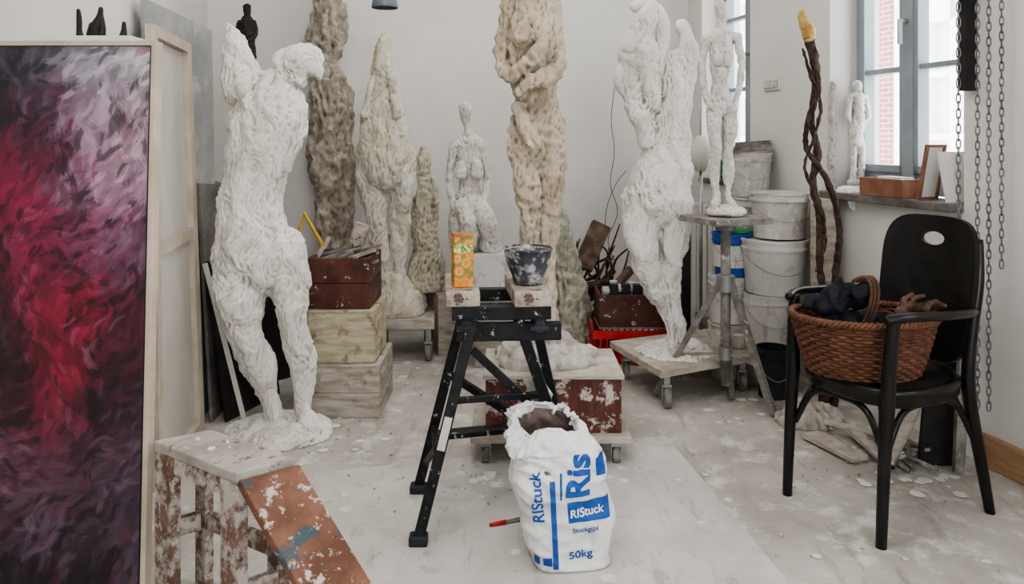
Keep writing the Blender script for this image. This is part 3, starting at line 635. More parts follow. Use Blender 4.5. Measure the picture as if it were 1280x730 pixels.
bo=O('shell',[glathe([(0.001,0),(.046,0),(.050,.006),(.056,.03),(.070,.06),(.080,.095),(.083,.118),(.088,.12),(.088,.126),(.079,.126),(.072,.10),(.058,.06),(.04,.02),(.001,.015)],bc,48)],m_bowl,True)
bp_=O('plaster_residue',[glathe([(.077,.119),(.0735,.103),(.0655,.078),(.06,.068),(.001,.066)],bc,40)],m_lump,True)
Grp('mixing_bowl',[bo,bp_])
# ------------------------------------------------------------ plaster sack
def sack():
    cx,cy=.183,2.36; rot=math.radians(10)
    n=160; vs=[];fs=[]
    HT=.34
    def ring(t):
        out=[]; tt=min(t,1)
        a=.120+.026*math.sin(math.pi*min(1,tt*1.05)*.75); b=.088+.018*math.sin(math.pi*tt*.8)
        for k in range(n):
            th=2*math.pi*k/n
            e=2/3.6
            c=math.cos(th);s=math.sin(th)
            x=a*math.copysign(abs(c)**e,c); y=b*math.copysign(abs(s)**e,s)
            if t<.05: f=.92+.08*math.sqrt(max(0,t/.05)); x*=f;y*=f
            q3=(x*7,y*7,t*3.2)
            rd=.5-abs(noise.noise(Vector((x*11+t*2,y*11,t*5))))*2
            r2=.5-abs(noise.noise(Vector((x*24-t*3,y*24,t*11+4))))*2
            amp=.007+.011*max(0,tt-.55)*2
            nz=noise.noise(Vector(q3))*.015+rd*amp+r2*amp*.4
            x+=nz*c; y+=nz*s
            z=tt*HT
            if t>1:
                q=t-1
                back=max(0,s); front=max(0,-s)
                up=math.sin(min(1,q/.6)*math.pi*.5)
                hgt=.072+.030*back-.004*front+.045*noise.noise(Vector((c*1.3+.4,s*1.3,5)))
                fold=max(0,q-.55)/.45
                z+=hgt*up-fold*(.020+.050*front)
                sh=1-.36*up+.30*fold*(.45+.9*front)
                x*=sh;y*=sh
                zz=.5-abs(noise.noise(Vector((c*2.6,s*2.6,q*1.2+2))))*2
                z2=.5-abs(noise.noise(Vector((c*7,s*7,q*2.4))))*2
                x+=(zz*.030+z2*.012)*c*q; y+=(zz*.030+z2*.012)*s*q; z+=(z2*.010+zz*.022)*q
            X=x*math.cos(rot)-y*math.sin(rot);Y=x*math.sin(rot)+y*math.cos(rot)
            X+=cx-.048*t
            out.append(Vector((X,Y+cy+.02*t,max(z,.004)+.001)))
        return out
    R=[ring(i/55) for i in range(56)]+[ring(1+i/22) for i in range(1,23)]
    for r in R: vs+=r
    m_=len(R)
    for i in range(m_-1):
        for k in range(n): fs.append((i*n+k,i*n+(k+1)%n,(i+1)*n+(k+1)%n,(i+1)*n+k))
    fs.append(tuple(range(n))[::-1])
    body=O('paper_body',(vs,fs),m_paper,True)
    bvh=BVHTree.FromPolygons(vs,fs)
    r0=ring(.84); cc=sum(r0,Vector())/n
    inn=[cc+(p-cc)*.95 for p in r0]; vv=inn+[cc+(p-cc)*.6+Vector((0,0,.004+.014*noise.noise(p*30))) for p in r0]+[cc+Vector((0,0,-.012))]
    ff=[(k,(k+1)%n,n+(k+1)%n,n+k) for k in range(n)]+[(n+k,n+(k+1)%n,2*n) for k in range(n)]
    cont=O('plaster_powder',(vv,ff),m_sackin,True)
    lv=[];lf=[]; rr=[ring(.82),ring(.92),ring(.97),ring(1)]+[ring(1+i/22) for i in range(1,9)]
    for i,r in enumerate(rr):
        c3=sum(r,Vector())/n; lv+=[c3+(p-c3)*.95 for p in r]
    for i in range(len(rr)-1):
        for k in range(n): lf.append((i*n+k,i*n+(k+1)%n,(i+1)*n+(k+1)%n,(i+1)*n+k))
    liner=O('kraft_liner',(lv,lf),m_sackin,True)
    def project(me_vs,faces,nm,mat,off=.0016):
        out=[]
        for p in me_vs:
            hit=bvh.ray_cast(p,Vector((0,1,0)))
            if hit[0] is None: out.append(None)
            else:
                nn=hit[1]
                if nn.y>0: nn=-nn
                out.append(hit[0]+nn*off)
        faces=[f for f in faces if all(out[i] is not None for i in f)]
        out=[o if o is not None else Vector((cx,cy,.1)) for o in out]
        return O(nm,(out,faces),mat)
    def px(u,v):
        k=2.25/F; return Vector(((u-640)*k,2.0,H-(v-VH)*k))
    def bar(u0,v0,u1,v1,nm,mat=m_ink,off=.0016,sh=0):
        nx=max(2,int(abs(u1-u0)/1.8));nz=max(2,int(abs(v1-v0)/1.8));vv=[]
        for j in range(nz+1):
            for i in range(nx+1): vv.append(px(u0+(u1-u0)*i/nx+sh*(j/nz),v0+(v1-v0)*j/nz))
        ff=[(j*(nx+1)+i,j*(nx+1)+i+1,(j+1)*(nx+1)+i+1,(j+1)*(nx+1)+i) for j in range(nz) for i in range(nx)]
        return project(vv,ff,nm,mat,off)
    def text(s,u,v,size,ang,nm,mat=m_ink,off=.002,bold=.02):
        cu=bpy.data.curves.new('tx','FONT'); cu.body=s; cu.size=1; cu.align_x='LEFT'; cu.offset=bold
        to=bpy.data.objects.new('tx',cu); COL.objects.link(to)
        dg=bpy.context.evaluated_depsgraph_get(); me=bpy.data.meshes.new_from_object(to.evaluated_get(dg)); COL.objects.unlink(to); bpy.data.objects.remove(to)
        bm=bmesh.new(); bm.from_mesh(me); bmesh.ops.triangulate(bm,faces=bm.faces)
        for _ in range(4):
            bmesh.ops.subdivide_edges(bm,edges=[e for e in bm.edges if e.calc_length()>.08],cuts=1)
            bmesh.ops.triangulate(bm,faces=bm.faces)
        ca,sa=math.cos(ang),math.sin(ang); vv=[]
        bm.verts.index_update()
        for q in bm.verts:
            X=q.co.x*size;Y=q.co.y*size
            vv.append(px(u+X*ca-Y*sa,v-(X*sa+Y*ca)))
        ff=[[w.index for w in f.verts] for f in bm.faces]; bm.free()
        return project(vv,ff,nm,mat,off)
    pr=[bar(709,631,763,656,'banner',sh=2),text('RIStuck',713,650,14,.06,'banner_text',m_inkw,.0034),text('Stuckgips',716,669,9,.03,'subtitle'),
        text('50kg',712,706,16,.10,'weight_text'),text('Ris',737,627,42,math.pi/2-.03,'vertical_logo',bold=.035),text('RIStuck',681,655,20,math.pi/2+.10,'side_logo'),
        bar(687,605,694,716,'stripe',sh=5),bar(668,697,675,712,'grid_a',sh=1),bar(679,699,690,712,'grid_b',sh=1),bar(746,582,758,604,'corner_print',sh=2),bar(700,597,703,627,'thin_rule')]
    Grp('plaster_sack',[body,cont,liner]+pr)
sack()
figure('dust_rag',2.6,[(.4,[(660,474,6),(666,490,11),(658,505,12),(652,514,9)]),(.4,[(672,480,6),(682,492,8),(684,505,5)]),(.4,[(666,505,9),(672,518,6)])],m_lump,style='cloth',nk=.6,voxel=.004,smooth=2)
kh=O('handle',[gtube([G(612,660)+Vector((0,0,.010)),G(632,656)+Vector((0,0,.010))],[.005,.008,],10)],m_red,True)
kb=O('blade',[gbeam(G(632,656)+Vector((0,0,.009)),G(652,651)+Vector((0,0,.009)),.018,.002)],m_steel)
Grp('red_handled_knife',[kh,kb])
figure('plaster_scrap',2.78,[(.5,[(588,602,3),(602,600,5),(614,596,6)]),(.5,[(606,604,4),(616,592,4)])],m_white,zmin=.004,style='fine',voxel=.004,smooth=1)
crumbs=[]; splats=[]
spots=[(850,460,40,14),(1060,575,45,18),(420,545,40,14),(720,590,80,10),(930,510,40,16),(1150,600,40,12),(600,605,40,12),(500,470,40,12)]
for i in range(520):
    if random.random()<.75:
        s_=random.choice(spots); u=random.gauss(s_[0],s_[2]); v=random.gauss(s_[1],s_[3])
    else: u=random.uniform(400,1270);v=random.uniform(430,725)
    if v<425: continue
    p=G(u,v)
    if p.x>2.5-.2316*p.y or p.y>5: continue
    if i%5==0:
        r=random.uniform(.008,.028); splats.append(rock((p.x,p.y,.0035),r,i*.37,.05))
    else:
        r=min(.009,abs(random.gauss(0,.0028))+.001); crumbs.append(rock((p.x,p.y,r*.45+.003),r,i*.37))
O('plaster_crumbs',crumbs,m_lump); O('plaster_splashes',splats,m_white)
# ------------------------------------------------------------ modelling stand
def stand():
    cx=PZ(907,3.72,0).x; cy=3.72; parts=[]
    parts.append(O('turntable',[gbox((cx-.0,cy,.912),(.33,.30,.03),Matrix.Rotation(.35,3,'Z')),gcyl((cx,cy,.86),(cx,cy,.897),.05)],m_grey,bevel=.003))
    parts.append(O('centre_post',[gcyl((cx,cy,.10),(cx,cy,.87),.024)],m_grey,True))
    hub=Vector((cx,cy,.60)); parts.append(O('hub',[gcyl((cx,cy,.56),(cx,cy,.64),.045)],m_steel,bevel=.003))
    ft=[G(818,496),G(967,522),Vector((cx+.05,3.80,0))]
    lg=[]
    for f in ft[:2]:
        dr=(f-hub); dr.z=0; dr.normalize(); lg.append(gbeam(hub+dr*.03,f+Vector((0,0,.012)),.036,.03))
        lg.append(gbeam(Vector((cx,cy,.26)),hub.lerp(f,.62),.014,.014))
    lg.append(gbeam(hub+Vector((0,.03,0)),ft[2]+Vector((0,0,.012)),.03,.03))
    parts.append(O('legs',lg,m_grey,bevel=.004)); parts.append(O('collar',[gcyl((cx,cy,.23),(cx,cy,.29),.034)],m_steel))
    Grp('sculpting_stand',parts)
stand()
# ------------------------------------------------------------ buckets
def bucket(u,d,z0,z1,rpx,mat,lid=False,handle=True,nm='plastic_bucket'):
    c=PZ(u,d,z0); r=rpx/F*d; h=z1-z0; rb=r*.86
    prof=[(.001,0),(rb,0),(rb+(r-rb)*.8,h*.80),(r*1.03,h*.81),(r*1.03,h*.86),(r,h*.865),(r,h*.95),(r*1.04,h*.955),(r*1.04,h)]
    if lid: prof+=[(r*.95,h),(r*.93,h-.01),(.001,h-.008)]
    else: prof+=[(r*.96,h),(rb*.95,.02),(.001,.02)]
    parts=[O('shell',[glathe(prof,c,40)],mat,True)]
    if handle:
        pts=[c+Vector((1.06*r*math.cos(t),-1.06*r*math.sin(t),h*.84-.45*h*math.sin(t))) for t in np.linspace(0,math.pi,16)]
        parts.append(O('handle',[gtube(pts,.002,6)],m_steel,True))
    md=parts[0].modifiers.new('e','EDGE_SPLIT'); md.split_angle=.6
    return Grp(nm,parts)
bucket(961,4.08,.0,.21,30,m_bucket); 
bucket(961,4.08,.212,.485,31,m_bucket2)
bucket(968,4.08,.488,.775,40,m_bucket2,True)
bucket(974,4.10,.778,1.02,35,m_bucket,True)
bucket(936,4.50,.68,.965,25,m_bucket,True); bucket(938,4.50,.968,1.225,25,m_bucket)
bucket(935,4.50,.34,.677,24,m_bucket,True);bucket(935,4.50,0,.337,24,m_bucket2,True)
bucket(910,4.2,.3,.555,24,m_bucket2,True); bucket(910,4.2,.0,.297,24,m_bucket,True)
blu=bucket(915,4.2,.558,.79,24,m_bluepl,False)
lb=O('white_label',[glathe([(.1035,.05),(.1085,.17)],PZ(915,4.2,.558),40)],m_bucket2,True)
lb.parent=blu; lb.matrix_parent_inverse=Matrix.Translation(-blu.location)
bucket(966,3.86,.0,.25,20,m_darkpl,False,True,'dark_bucket')
O('green_bucket_lid',[gcyl(PZ(925,4.2,.792),PZ(925,4.2,.807),.07)],M('green_plastic',(.03,.25,.1),rough=.4))
st=[gbeam(PZ(915+random.random()*8,4.43+i*.03,1.232+i*.012),PZ(955+random.random()*10,4.46+i*.02,1.245+i*.012),.06,.012) for i in range(5)]
O('stacked_wood_scraps',st,m_grey)
O('white_tin',[gcyl(PZ(905,3.98,.201),PZ(905,3.98,.29),.035)],m_bucket2,bevel=.004); O('grey_tin',[gcyl(PZ(924,4.02,.201),PZ(924,4.02,.27),.03)],m_bucket,bevel=.004)
rg=[]
for i in range(9):
    y=4.72+i*.075; rg.append(RB(y,y+.055,-.13,-.03,.12,.86))
rg+=[RB(4.70,5.40,-.11,-.05,.80,.84),RB(4.70,5.40,-.11,-.05,.14,.18),RB(4.74,4.77,-.1,-.06,0,.14),RB(5.32,5.35,-.1,-.06,0,.14)]
O('radiator',rg,m_rad,bevel=.006)
O('green_bottle',[glathe([(.001,0),(.04,0),(.042,.02),(.04,.12),(.015,.17),(.013,.22),(.001,.222)],RW(5.2,.08,1.036),24)],m_glassg,True)
Grp('paper_lantern',[O('shade',[glathe([(.001,0),(.03,.0),(.055,.05),(.075,.12),(.06,.19),(.03,.23),(.001,.235)],P(876,195,5.0)+Vector((0,0,-.10)),28)],m_lant,True),O('stem',[gcyl(P(876,195,5.0)+Vector((0,0,.13)),P(876,195,5.0)+Vector((0,0,.30)),.006),gcyl(PZ(876,5.0,0),PZ(876,5.0,1.094),.012)],m_steel,True)])
Grp('wooden_tray_box',[O('sides',[RB(3.42,3.70,-.06,-.05,1.036,1.12),RB(3.42,3.70,.04,.05,1.036,1.12),RB(3.42,3.43,-.05,.04,1.036,1.12),RB(3.69,3.70,-.05,.04,1.036,1.12)],m_terra,bevel=.002),O('base',[RB(3.43,3.69,-.05,.04,1.036,1.045)],m_terra),O('papers',[RB(3.45,3.6,-.04,.03,1.09,1.13)],m_rad)])
O('leaning_postcards',[ghex([RW(3.19,-.04,1.037),RW(3.19,.12,1.037),RW(3.2,.12,1.037),RW(3.2,-.04,1.037)],[RW(3.24,-.04,1.25),RW(3.24,.12,1.25),RW(3.25,.12,1.25),RW(3.25,-.04,1.25)])],m_rad)
def fq(y0,y1,o0,o1,z0,z1,dy):
    return ghex([RW(y0,o0,z0),RW(y0,o1,z0),RW(y1,o1,z0),RW(y1,o0,z0)],[RW(y0+dy,o0,z1),RW(y0+dy,o1,z1),RW(y1+dy,o1,z1),RW(y1+dy,o0,z1)])
Grp('small_framed_picture',[O('frame',[fq(3.335,3.35,-.05,-.038,1.037,1.28,-.05),fq(3.335,3.35,.038,.05,1.037,1.28,-.05),fq(3.335,3.35,-.038,.038,1.037,1.05,-.003),fq(3.288,3.303,-.038,.038,1.268,1.28,-.003)],m_terra),O('print',[fq(3.34,3.345,-.038,.038,1.05,1.268,-.046)],m_rad)])
figure('crumpled_plastic_bag',3.86,[(.6,[(1050,238,6),(1062,243,10),(1075,240,8)]),(.5,[(1060,248,8,-.04),(1063,258,5,-.04)])],m_clear,style='cloth',nk=.8,voxel=.005)
# ------------------------------------------------------------ junk
x0,x1=PZ(742,4.35,0).x,PZ(835,4.35,0).x
def opencrate(x0,x1,y0,y1,z0,z1,t=.008):
    g=[flat([(x0,y0),(x1,y0),(x1,y1),(x0,y1)],z0,z0+t)]
    for a,b in((z0+t,z0+(z1-z0)*.3),(z0+(z1-z0)*.75,z1)):
        g+=[flat([(x0,y0),(x1,y0),(x1,y0+t),(x0,y0+t)],a,b),flat([(x0,y1-t),(x1,y1-t),(x1,y1),(x0,y1)],a,b),flat([(x0,y0+t),(x0+t,y0+t),(x0+t,y1-t),(x0,y1-t)],a,b),flat([(x1-t,y0+t),(x1,y0+t),(x1,y1-t),(x1-t,y1-t)],a,b)]
    a,b=z0+(z1-z0)*.3,z0+(z1-z0)*.75; n=12
    for i in range(n):
        x=x0+(x1-x0-.012)*i/(n-1); g+=[flat([(x,y0),(x+.012,y0),(x+.012,y0+t),(x,y0+t)],a,b),flat([(x,y1-t),(x+.012,y1-t),(x+.012,y1),(x,y1)],a,b)]
    for i in range(6):
        y=y0+(y1-y0-.012)*i/5; g+=[flat([(x0,y),(x0+t,y),(x0+t,y+.012),(x0,y+.012)],a,b),flat([(x1-t,y),(x1,y),(x1,y+.012),(x1-t,y+.012)],a,b)]
    return g
O('red_plastic_crate',opencrate(x0,x1,4.38,4.72,.005,.20),m_red,bevel=.001)
xa,xb=PZ(752,4.3,0).x,PZ(838,4.3,0).x
Grp('tool_tray',[O('tray',[flat([(xa,4.4),(xb,4.4),(xb,4.7),(xa,4.7)],.215,.23),flat([(xa,4.4),(xb,4.4),(xb,4.415),(xa,4.415)],.23,.40),flat([(xa,4.685),(xb,4.685),(xb,4.7),(xa,4.7)],.23,.40),flat([(xa,4.415),(xa+.015,4.415),(xa+.015,4.685),(xa,4.685)],.23,.40),flat([(xb-.015,4.415),(xb,4.415),(xb,4.685),(xb-.015,4.685)],.23,.40)],m_darkred,bevel=.003),
  O('support_boards',[flat([(xa,4.42),(xb,4.42),(xb,4.68),(xa,4.68)],.201,.214)],m_dustwood),
  O('tools_and_tins',[gcyl((xa+.05+i*.05,4.5+.04*(i%3),.231),(xa+.05+i*.05,4.5+.04*(i%3),.43+.03*(i%2)),.024) for i in range(6)]+[gbeam((xa+.03,4.45+.03*i,.41),(xa+.33,4.5+.04*i,.44),.03,.02) for i in range(3)],m_bucket,bevel=.003),
  O('dark_jars',[gbox((xa+.09+.07*i,4.46,.42),(.05,.05,.07)) for i in range(3)],m_darkpl,bevel=.004)])
dw=[]
for i in range(24):
    u0=random.uniform(700,765);v0=random.uniform(330,385);u1=u0+random.uniform(-25,40);v1=random.uniform(275,340);d0=random.uniform(4.85,5.1);d1=d0+random.uniform(0,.15)
    a=P(u0,v0,d0);b=P(u1,v1,d1); mid=(a+b)/2+Vector((random.uniform(-.06,.06),0,random.uniform(-.03,.03)))
    dw.append(gtube(catmull([a,mid,b],5),[.011,.008,.004],7))
for i in range(9):
    u0=random.uniform(705,745);d0=random.uniform(4.8,5.0); a=PZ(u0,d0,.02+.04*i);b=a+Vector((random.uniform(.1,.3),random.uniform(-.1,.15),random.uniform(.02,.18)))
    dw.append(gtube([a,b],[.03,.022],7))
O('driftwood_pile',dw,m_twig,True)
O('broken_wood_slabs',[gbeam(P(728,335,4.95),P(752,280,5.05),.13,.05,(0,1,0)),gbeam(P(745,385,4.8),P(790,335,4.9),.08,.03)],M('rough_brown_wood',(.10,.06,.045),(.22,.15,.12),scale=12,rough=.85,bump=.5),bevel=.006)
figure('mossy_plaster_stump',4.7,[(.8,[(700,268,7),(703,300,12),(708,330,16),(712,360,20),(714,390,24),(714,415,27)]),(.8,[(696,300,7),(690,350,10),(690,400,14)])],m_moss,zmin=.002,style='rough',nk=1.4,voxel=.008,smooth=2)
O('wall_cable',[gtube(catmull([P(768,110,5.4),P(764,150,5.4),P(768,190,5.4),P(763,230,5.38),P(772,265,5.35),P(760,300,5.3),P(770,330,5.2)],6),.0025,6),gtube(catmull([P(783,213,5.4),P(770,230,5.38),P(758,262,5.35),P(756,300,5.3)],6),.0025,6)],m_wire,True)
O('dark_metal_post',[gbox(PZ(857,4.6,.42),(.05,.05,.84))],m_dark)
# ------------------------------------------------------------ twig sculpture
tw=O('branches',[gtube(catmull([P(1010,45,3.55),P(1018,75,3.55),P(1020,110,3.55),P(1014,150,3.55),P(1022,190,3.55),P(1016,230,3.55),P(1026,275,3.55),P(1024,330,3.55),P(1034,400,3.55),PZ(1030,3.55,.06)],8),[.024,.022,.02,.014,.020,.015,.02,.016,.018,.024],9),
   gtube(catmull([P(1016,70,3.53),P(1024,110,3.5),P(1010,150,3.53),P(1008,185,3.57),P(1028,215,3.5),P(1044,255,3.54),P(1049,300,3.54),P(1044,345,3.54),P(1050,420,3.54),PZ(1042,3.55,.06)],8),[.010,.011,.012,.011,.014,.015,.014,.016,.016,.02],8),
   gtube(catmull([P(1003,60,3.55),P(1012,90,3.52),P(1026,130,3.53),P(1018,170,3.5),P(1006,210,3.53),P(1022,250,3.5),P(1032,300,3.53),P(1020,340,3.52)],8),[.006,.008,.008,.008,.008,.007,.006,.004],7)],m_twig,True)
dm=tw.modifiers.new('d','DISPLACE'); dm.texture=tex(.02); dm.strength=.020; dm.mid_level=.5
tp_=O('gilded_tip',[gtube(catmull([P(1012,52,3.55),P(1010,38,3.55),P(1004,24,3.55),P(1003,12,3.55)],5),[.025,.032,.026,.01],10)],m_gold,True)
dm=tp_.modifiers.new('d','DISPLACE'); dm.texture=tex(.03); dm.strength=.02; dm.mid_level=.5
Grp('twisted_branch_sculpture',[tw,tp_])
figure('plaster_foot_lump',3.5,[(1,[(990,515,12),(1020,514,13),(1045,522,9)])],m_lump,ells=[(1012,528,0,.14,.11,.07)],zmin=.002,style='rough',nk=1.8,voxel=.007)
O('tall_grey_plinth',[flat([PZ(1013,3.84,0),PZ(1048,3.84,0),PZ(1040,3.94,0),PZ(1013,3.94,0)],0,1.0)],m_crate2)
# ------------------------------------------------------------ chair
cc=Vector((1.32,2.71,0)); fv=Vector((-.907,-.42,0)).normalized(); sv=Vector((.42,-.907,0)).normalized()
def CL(f,s,z): return cc+fv*f+sv*s+Vector((0,0,z))
def chair():
    parts=[]
    n=64
    def ringpt(sc,z):
        out=[]
        for k in range(n):
            t=2*math.pi*k/n; c=math.cos(t);s=math.sin(t); e=2/2.8
            out.append(CL(.235*sc*math.copysign(abs(c)**e,c),.225*sc*(1-.06*(-c))*math.copysign(abs(s)**e,s),z))
        return out
    vs=[];fs=[]
    L=[ringpt(.95,.425),ringpt(.98,.432),ringpt(.98,.455),ringpt(1,.458),ringpt(1,.478),ringpt(.97,.486),ringpt(.85,.482),ringpt(.8,.474)]
    for r in L: vs+=r
    for i in range(len(L)-1):
        for k in range(n): fs.append((i*n+k,i*n+(k+1)%n,(i+1)*n+(k+1)%n,(i+1)*n+k))
    fs.append(tuple(range(n))[::-1]); fs.append(tuple(range((len(L)-1)*n,len(L)*n)))
    parts.append(O('seat',(vs,fs),m_black,True))
    lg=[]
    for s in(-1,1):
        lg.append(gtube(catmull([CL(.25,.20*s,0.0),CL(.237,.20*s,.25),CL(.222,.20*s,.45),CL(.215,.205*s,.60),CL(.205,.21*s,.73)],5),[.017,.020,.024,.022,.020],14))
        lg.append(gtube(catmull([CL(-.29,.20*s,0.0),CL(-.245,.19*s,.22),CL(-.205,.18*s,.44),CL(-.22,.18*s,.62),CL(-.25,.185*s,.80),CL(-.275,.17*s,.95)],5),[.017,.020,.023,.020,.018,.014],14))
    parts.append(O('legs',lg,m_black,True))
    arm=[CL(.235,-.205,.722),CL(.16,-.235,.732),CL(0,-.245,.725),CL(-.14,-.225,.715),CL(-.225,-.185,.705)]
    arm2=[CL(.235,.205,.722),CL(.16,.235,.732),CL(0,.245,.725),CL(-.14,.225,.715),CL(-.225,.185,.705)]
    parts.append(O('armrests',[gtube(catmull(arm,6),.016,12),gtube(catmull(arm2,6),.016,12)],m_black,True))
    br=[]
    cor=[(.22,-.19),(.22,.19),(-.225,.18),(-.225,-.18)]
    for i in range(4):
        a=cor[i];b=cor[(i+1)%4]
        A=CL(a[0],a[1],.27);B=CL(b[0],b[1],.27); Mid=CL((a[0]+b[0])/2*.88,(a[1]+b[1])/2*.88,.412)
        br.append(gtube(catmull([A,A.lerp(Mid,.4)+Vector((0,0,.07)),Mid,B.lerp(Mid,.4)+Vector((0,0,.07)),B],6),.011,10))
    parts.append(O('bentwood_braces',br,m_black,True))
    out=[];w=.19
    z0,z1=.50,1.02
    for k in range(40):
        t=k/40*2*math.pi; c=math.cos(t);s=math.sin(t)
        e=2/4.2
        x=w*math.copysign(abs(c)**e,c); z=(z0+z1)/2+(z1-z0)/2*math.copysign(abs(s)**e,s)
        if z<.75: x*=1-.10*((.75-z)/.25)
        out.append((x,z))
    hole=[(.048*math.cos(k/20*2*math.pi)+.0,.935+.025*math.sin(k/20*2*math.pi)) for k in range(20)]
    bm=bmesh.new()
    def mapb(x,z): return CL(-.225-.06*max(0,(z-.5)/.5)+ .03*(x/w)**2 ,x,z)
    es=[]
    for lp in(out,hole):
        vv=[bm.verts.new((x,z,0)) for x,z in lp]
        for i in range(len(vv)): es.append(bm.edges.new((vv[i],vv[(i+1)%len(vv)])))
    bmesh.ops.triangle_fill(bm,use_beauty=True,edges=es)
    for _ in range(2): 
        bmesh.ops.subdivide_edges(bm,edges=[e for e in bm.edges if e.calc_length()>.05],cuts=1); bmesh.ops.triangulate(bm,faces=bm.faces)
    bm.verts.index_update()
    vs=[mapb(v.co.x,v.co.y) for v in bm.verts]; fs=[[v.index for v in f.verts] for f in bm.faces]; bm.free()
    bk=O('backrest_panel',(vs,fs),m_black); sd=bk.modifiers.new('s','SOLIDIFY'); sd.thickness=.02; sd.offset=0
    parts.append(bk)
    Grp('bentwood_armchair',parts)
chair()
def basket():
    c=Vector((1.238,2.68,.488)); rows=17; per=6; nt_=300; hb=.195
    vs=[];fs=[];tot=rows*per
    R=Matrix.Rotation(.12,3,'Z')
    for j in range(tot+1):
        t=j/tot; row=j//per; ph=(j%per)/per
        bulge=math.sin(ph*math.pi)
        A=.185+.062*t**.8; B=.145+.045*t**.8
        for k in range(nt_):
            th=2*math.pi*k/nt_
            w=.006*math.sin(th*25+(math.pi if row%2 else 0))
            rr=w+bulge*.0045
            vs.append(c+R@Vector(((A+rr)*math.cos(th),(B+rr)*math.sin(th),hb*t)))
    for j in range(tot):
        for k in range(nt_): fs.append((j*nt_+k,j*nt_+(k+1)%nt_,(j+1)*nt_+(k+1)%nt_,(j+1)*nt_+k))
    parts=[O('woven_wall',(vs,fs),m_wicker,True)]
    sd=parts[0].modifiers.new('s','SOLIDIFY'); sd.thickness=.004
    rims=[]
    for o in(0,2.1,4.2):
        rims.append(gtube([c+R@Vector(((.25+.008*math.cos(a*30+o))*math.cos(a),(.193+.008*math.cos(a*30+o))*math.sin(a),hb+.004+.008*math.sin(a*30+o))) for a in [2*math.pi*i/240 for i in range(240)]],.0065,8,True))
    parts.append(O('rim',rims,m_wicker,True))
    parts.append(O('bottom',[glathe([(.001,0),(.186,0),(.186,.008),(.001,.008)],c,48,1,.78)],m_wicker))
    Grp('wicker_basket',parts)
    hd=[]
    for off in(0,.012,-.012):
        hd.append(gtube(catmull([Vector((1.20+off,2.60,.64)),Vector((1.235+off,2.60,.73)),Vector((1.24+off,2.60,.80)),Vector((1.22+off,2.61,.83)),Vector((1.19+off,2.63,.81))],6),.006,8))
    figure('dark_shoulder_bag',2.68,[(.8,[(1030,385,14),(1045,374,17),(1062,368,16),(1078,374,13)]),(1,[(1035,378,8),(1018,372,6),(1010,380,5)]),(.8,[(1060,362,9,-.05),(1078,356,6,-.05),(1086,366,7,-.04)]),(1,[(1048,365,9),(1050,354,5)])],m_cloth,ells=[(1070,412,0,.16,.10,.06)],style='cloth',nk=1.2,voxel=.004,smooth=3)
    O('leather_bag_handle',hd,m_leather,True)
    figure('leather_gloves',2.62,[(.6,[(1124,390,7),(1140,385,8),(1152,386,7)])]+[(.8,[(1148,384+i*2,3.5,-.04+.03*i),(1160,374+i*4,3.2,-.04+.03*i),(1172,379+i*4,3,-.04+.03*i)]) for i in range(4)]+[(.8,[(1128,386,4),(1130,374,3.4),(1140,368,3)]),(.8,[(1138,384,4),(1142,374,3.2),(1154,370,3)])],m_leather,ells=[(1135,398,0,.07,.05,.02)],style='fine',nk=.6,voxel=.0035,smooth=1)
basket()
O('scrap_boards',[gbeam(G(1012,548)+Vector((0,0,.02)),G(1075,580)+Vector((0,0,.02)),.09,.02),gbeam(G(1060,545)+Vector((0,0,.045)),G(1110,592)+Vector((0,0,.045)),.05,.02),gbeam(G(1030,540)+Vector((0,0,.05)),G(1100,560)+Vector((0,0,.05)),.04,.015)],m_dustwood,bevel=.003)
O('wood_sticks',[gtube([G(1075+random.random()*60,590-random.random()*40)+Vector((0,0,.012+.014*(i%4))),G(1120+random.random()*60,600-random.random()*30)+Vector((0,0,.012+.014*(i%5)))],[.012,.008],7) for i in range(14)],m_grey,True)
O('cardboard_tube',[gtube([PZ(1108,3.0,.03),PZ(1160,3.02,.38)],.032,20)],m_dustwood,True)
O('leaning_dark_plank',[gbeam(PZ(1168,3.04,.0),PZ(1188,3.10,.75),.13,.02,(0,1,0))],m_dark)
O('leaning_grey_plank',[gbeam(PZ(1198,2.95,.01),PZ(1208,3.0,.70),.04,.02,(0,1,0))],m_grey)
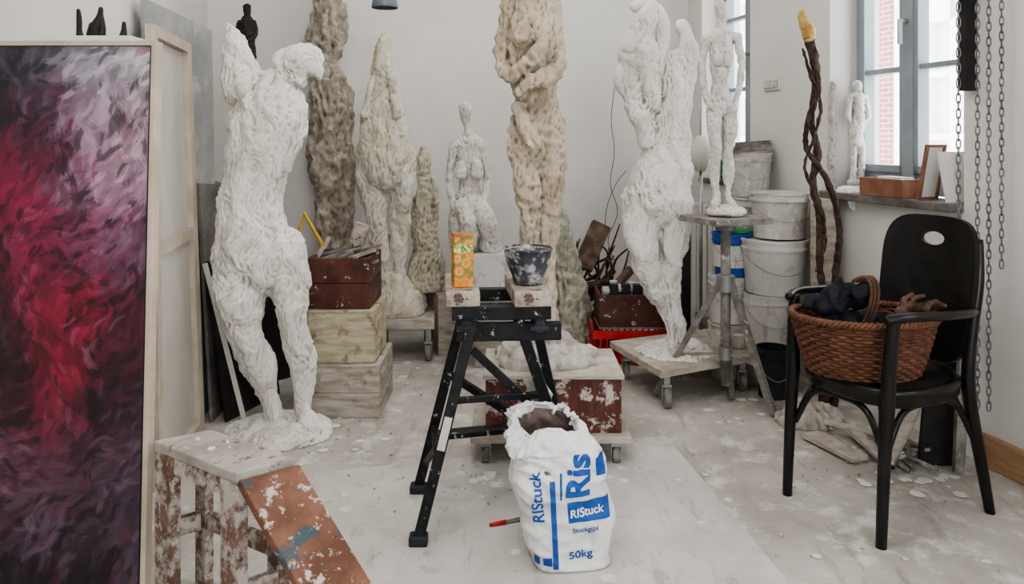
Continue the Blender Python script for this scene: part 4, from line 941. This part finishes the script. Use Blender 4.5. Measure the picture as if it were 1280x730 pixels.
def chain(x,y,z0,z1,lk=.036):
    g=[];z=z0;i=0
    while z<z1:
        pts=[]
        for k in range(12):
            a=2*math.pi*k/12; px_=.008*math.cos(a); pz=.5*lk*math.sin(a)
            pz=math.copysign(min(abs(pz)*1.25,.5*lk),pz)
            pts.append(Vector((x+(px_ if i%2==0 else px_*.45),y+(0 if i%2==0 else px_*.9),z+pz)))
        g.append(gtube(pts,.0026,6,True)); z+=lk*.80; i+=1
    return g
ch=[]
for u,v in((1198,275),(1222,505),(1236,508),(1252,330)): 
    p=PZ(u,2.88,0); ch+=chain(p.x,p.y,H-(v-VH)/F*2.88,3.1)
Grp('chain_hoist',[O('chains',ch,m_chain,True),O('hoist_body',[gbox((PZ(1225,2.88,0).x,2.88,3.16),(.22,.14,.2))],m_darkpl,bevel=.02),O('mount',[gbox((PZ(1225,2.88,0).x,2.88,3.28),(.1,.1,.04))],m_steel)])
O('black_wall_box',[RB(3.08,3.12,-.06,-.001,1.5,2.3)],m_dark,bevel=.004)
lp=P(481,10,4.0)
Grp('pendant_lamp',[O('shade',[glathe([(.068,0),(.07,.004),(.062,.05),(.04,.10),(.02,.13),(.012,.16),(.001,.16)],lp,40)],m_lamp,True),O('cable',[gcyl((lp.x,lp.y,lp.z+.16),(lp.x,lp.y,CZ),.004)],m_wire),O('bulb',[gsph((lp.x,lp.y,lp.z+.045),.032)],m_rad,True)])
# ------------------------------------------------------------ lighting
w=bpy.data.worlds.new('sky'); SC.world=w; w.use_nodes=True
bg=w.node_tree.nodes['Background']; bg.inputs['Color'].default_value=(.95,.975,1,1); bg.inputs['Strength'].default_value=5.4
def area(nm,loc,target,size,energy,col=(1,1,1)):
    l=bpy.data.lights.new(nm,'AREA'); l.shape='RECTANGLE'; l.size,l.size_y=size; l.energy=energy; l.color=col
    o=bpy.data.objects.new(nm,l); COL.objects.link(o); o.location=loc
    o.rotation_euler=(Vector(target)-Vector(loc)).to_track_quat('-Z','Y').to_euler(); return o
area('ceiling_fill',(-.4,1.6,CZ-.05),(-.4,1.9,0),(1.4,1.0),28,(1,.965,.92))  # added fill from above; no fixture stands here
area('ceiling_fill',(.1,4.0,CZ-.05),(.1,4.1,0),(1.2,.8),16,(1,.965,.92))  # second added fill, brightens the back of the room
SC.view_settings.view_transform='AgX'
try: SC.view_settings.look='AgX - Medium High Contrast'
except Exception as e: print(e)
SC.view_settings.exposure=0.30
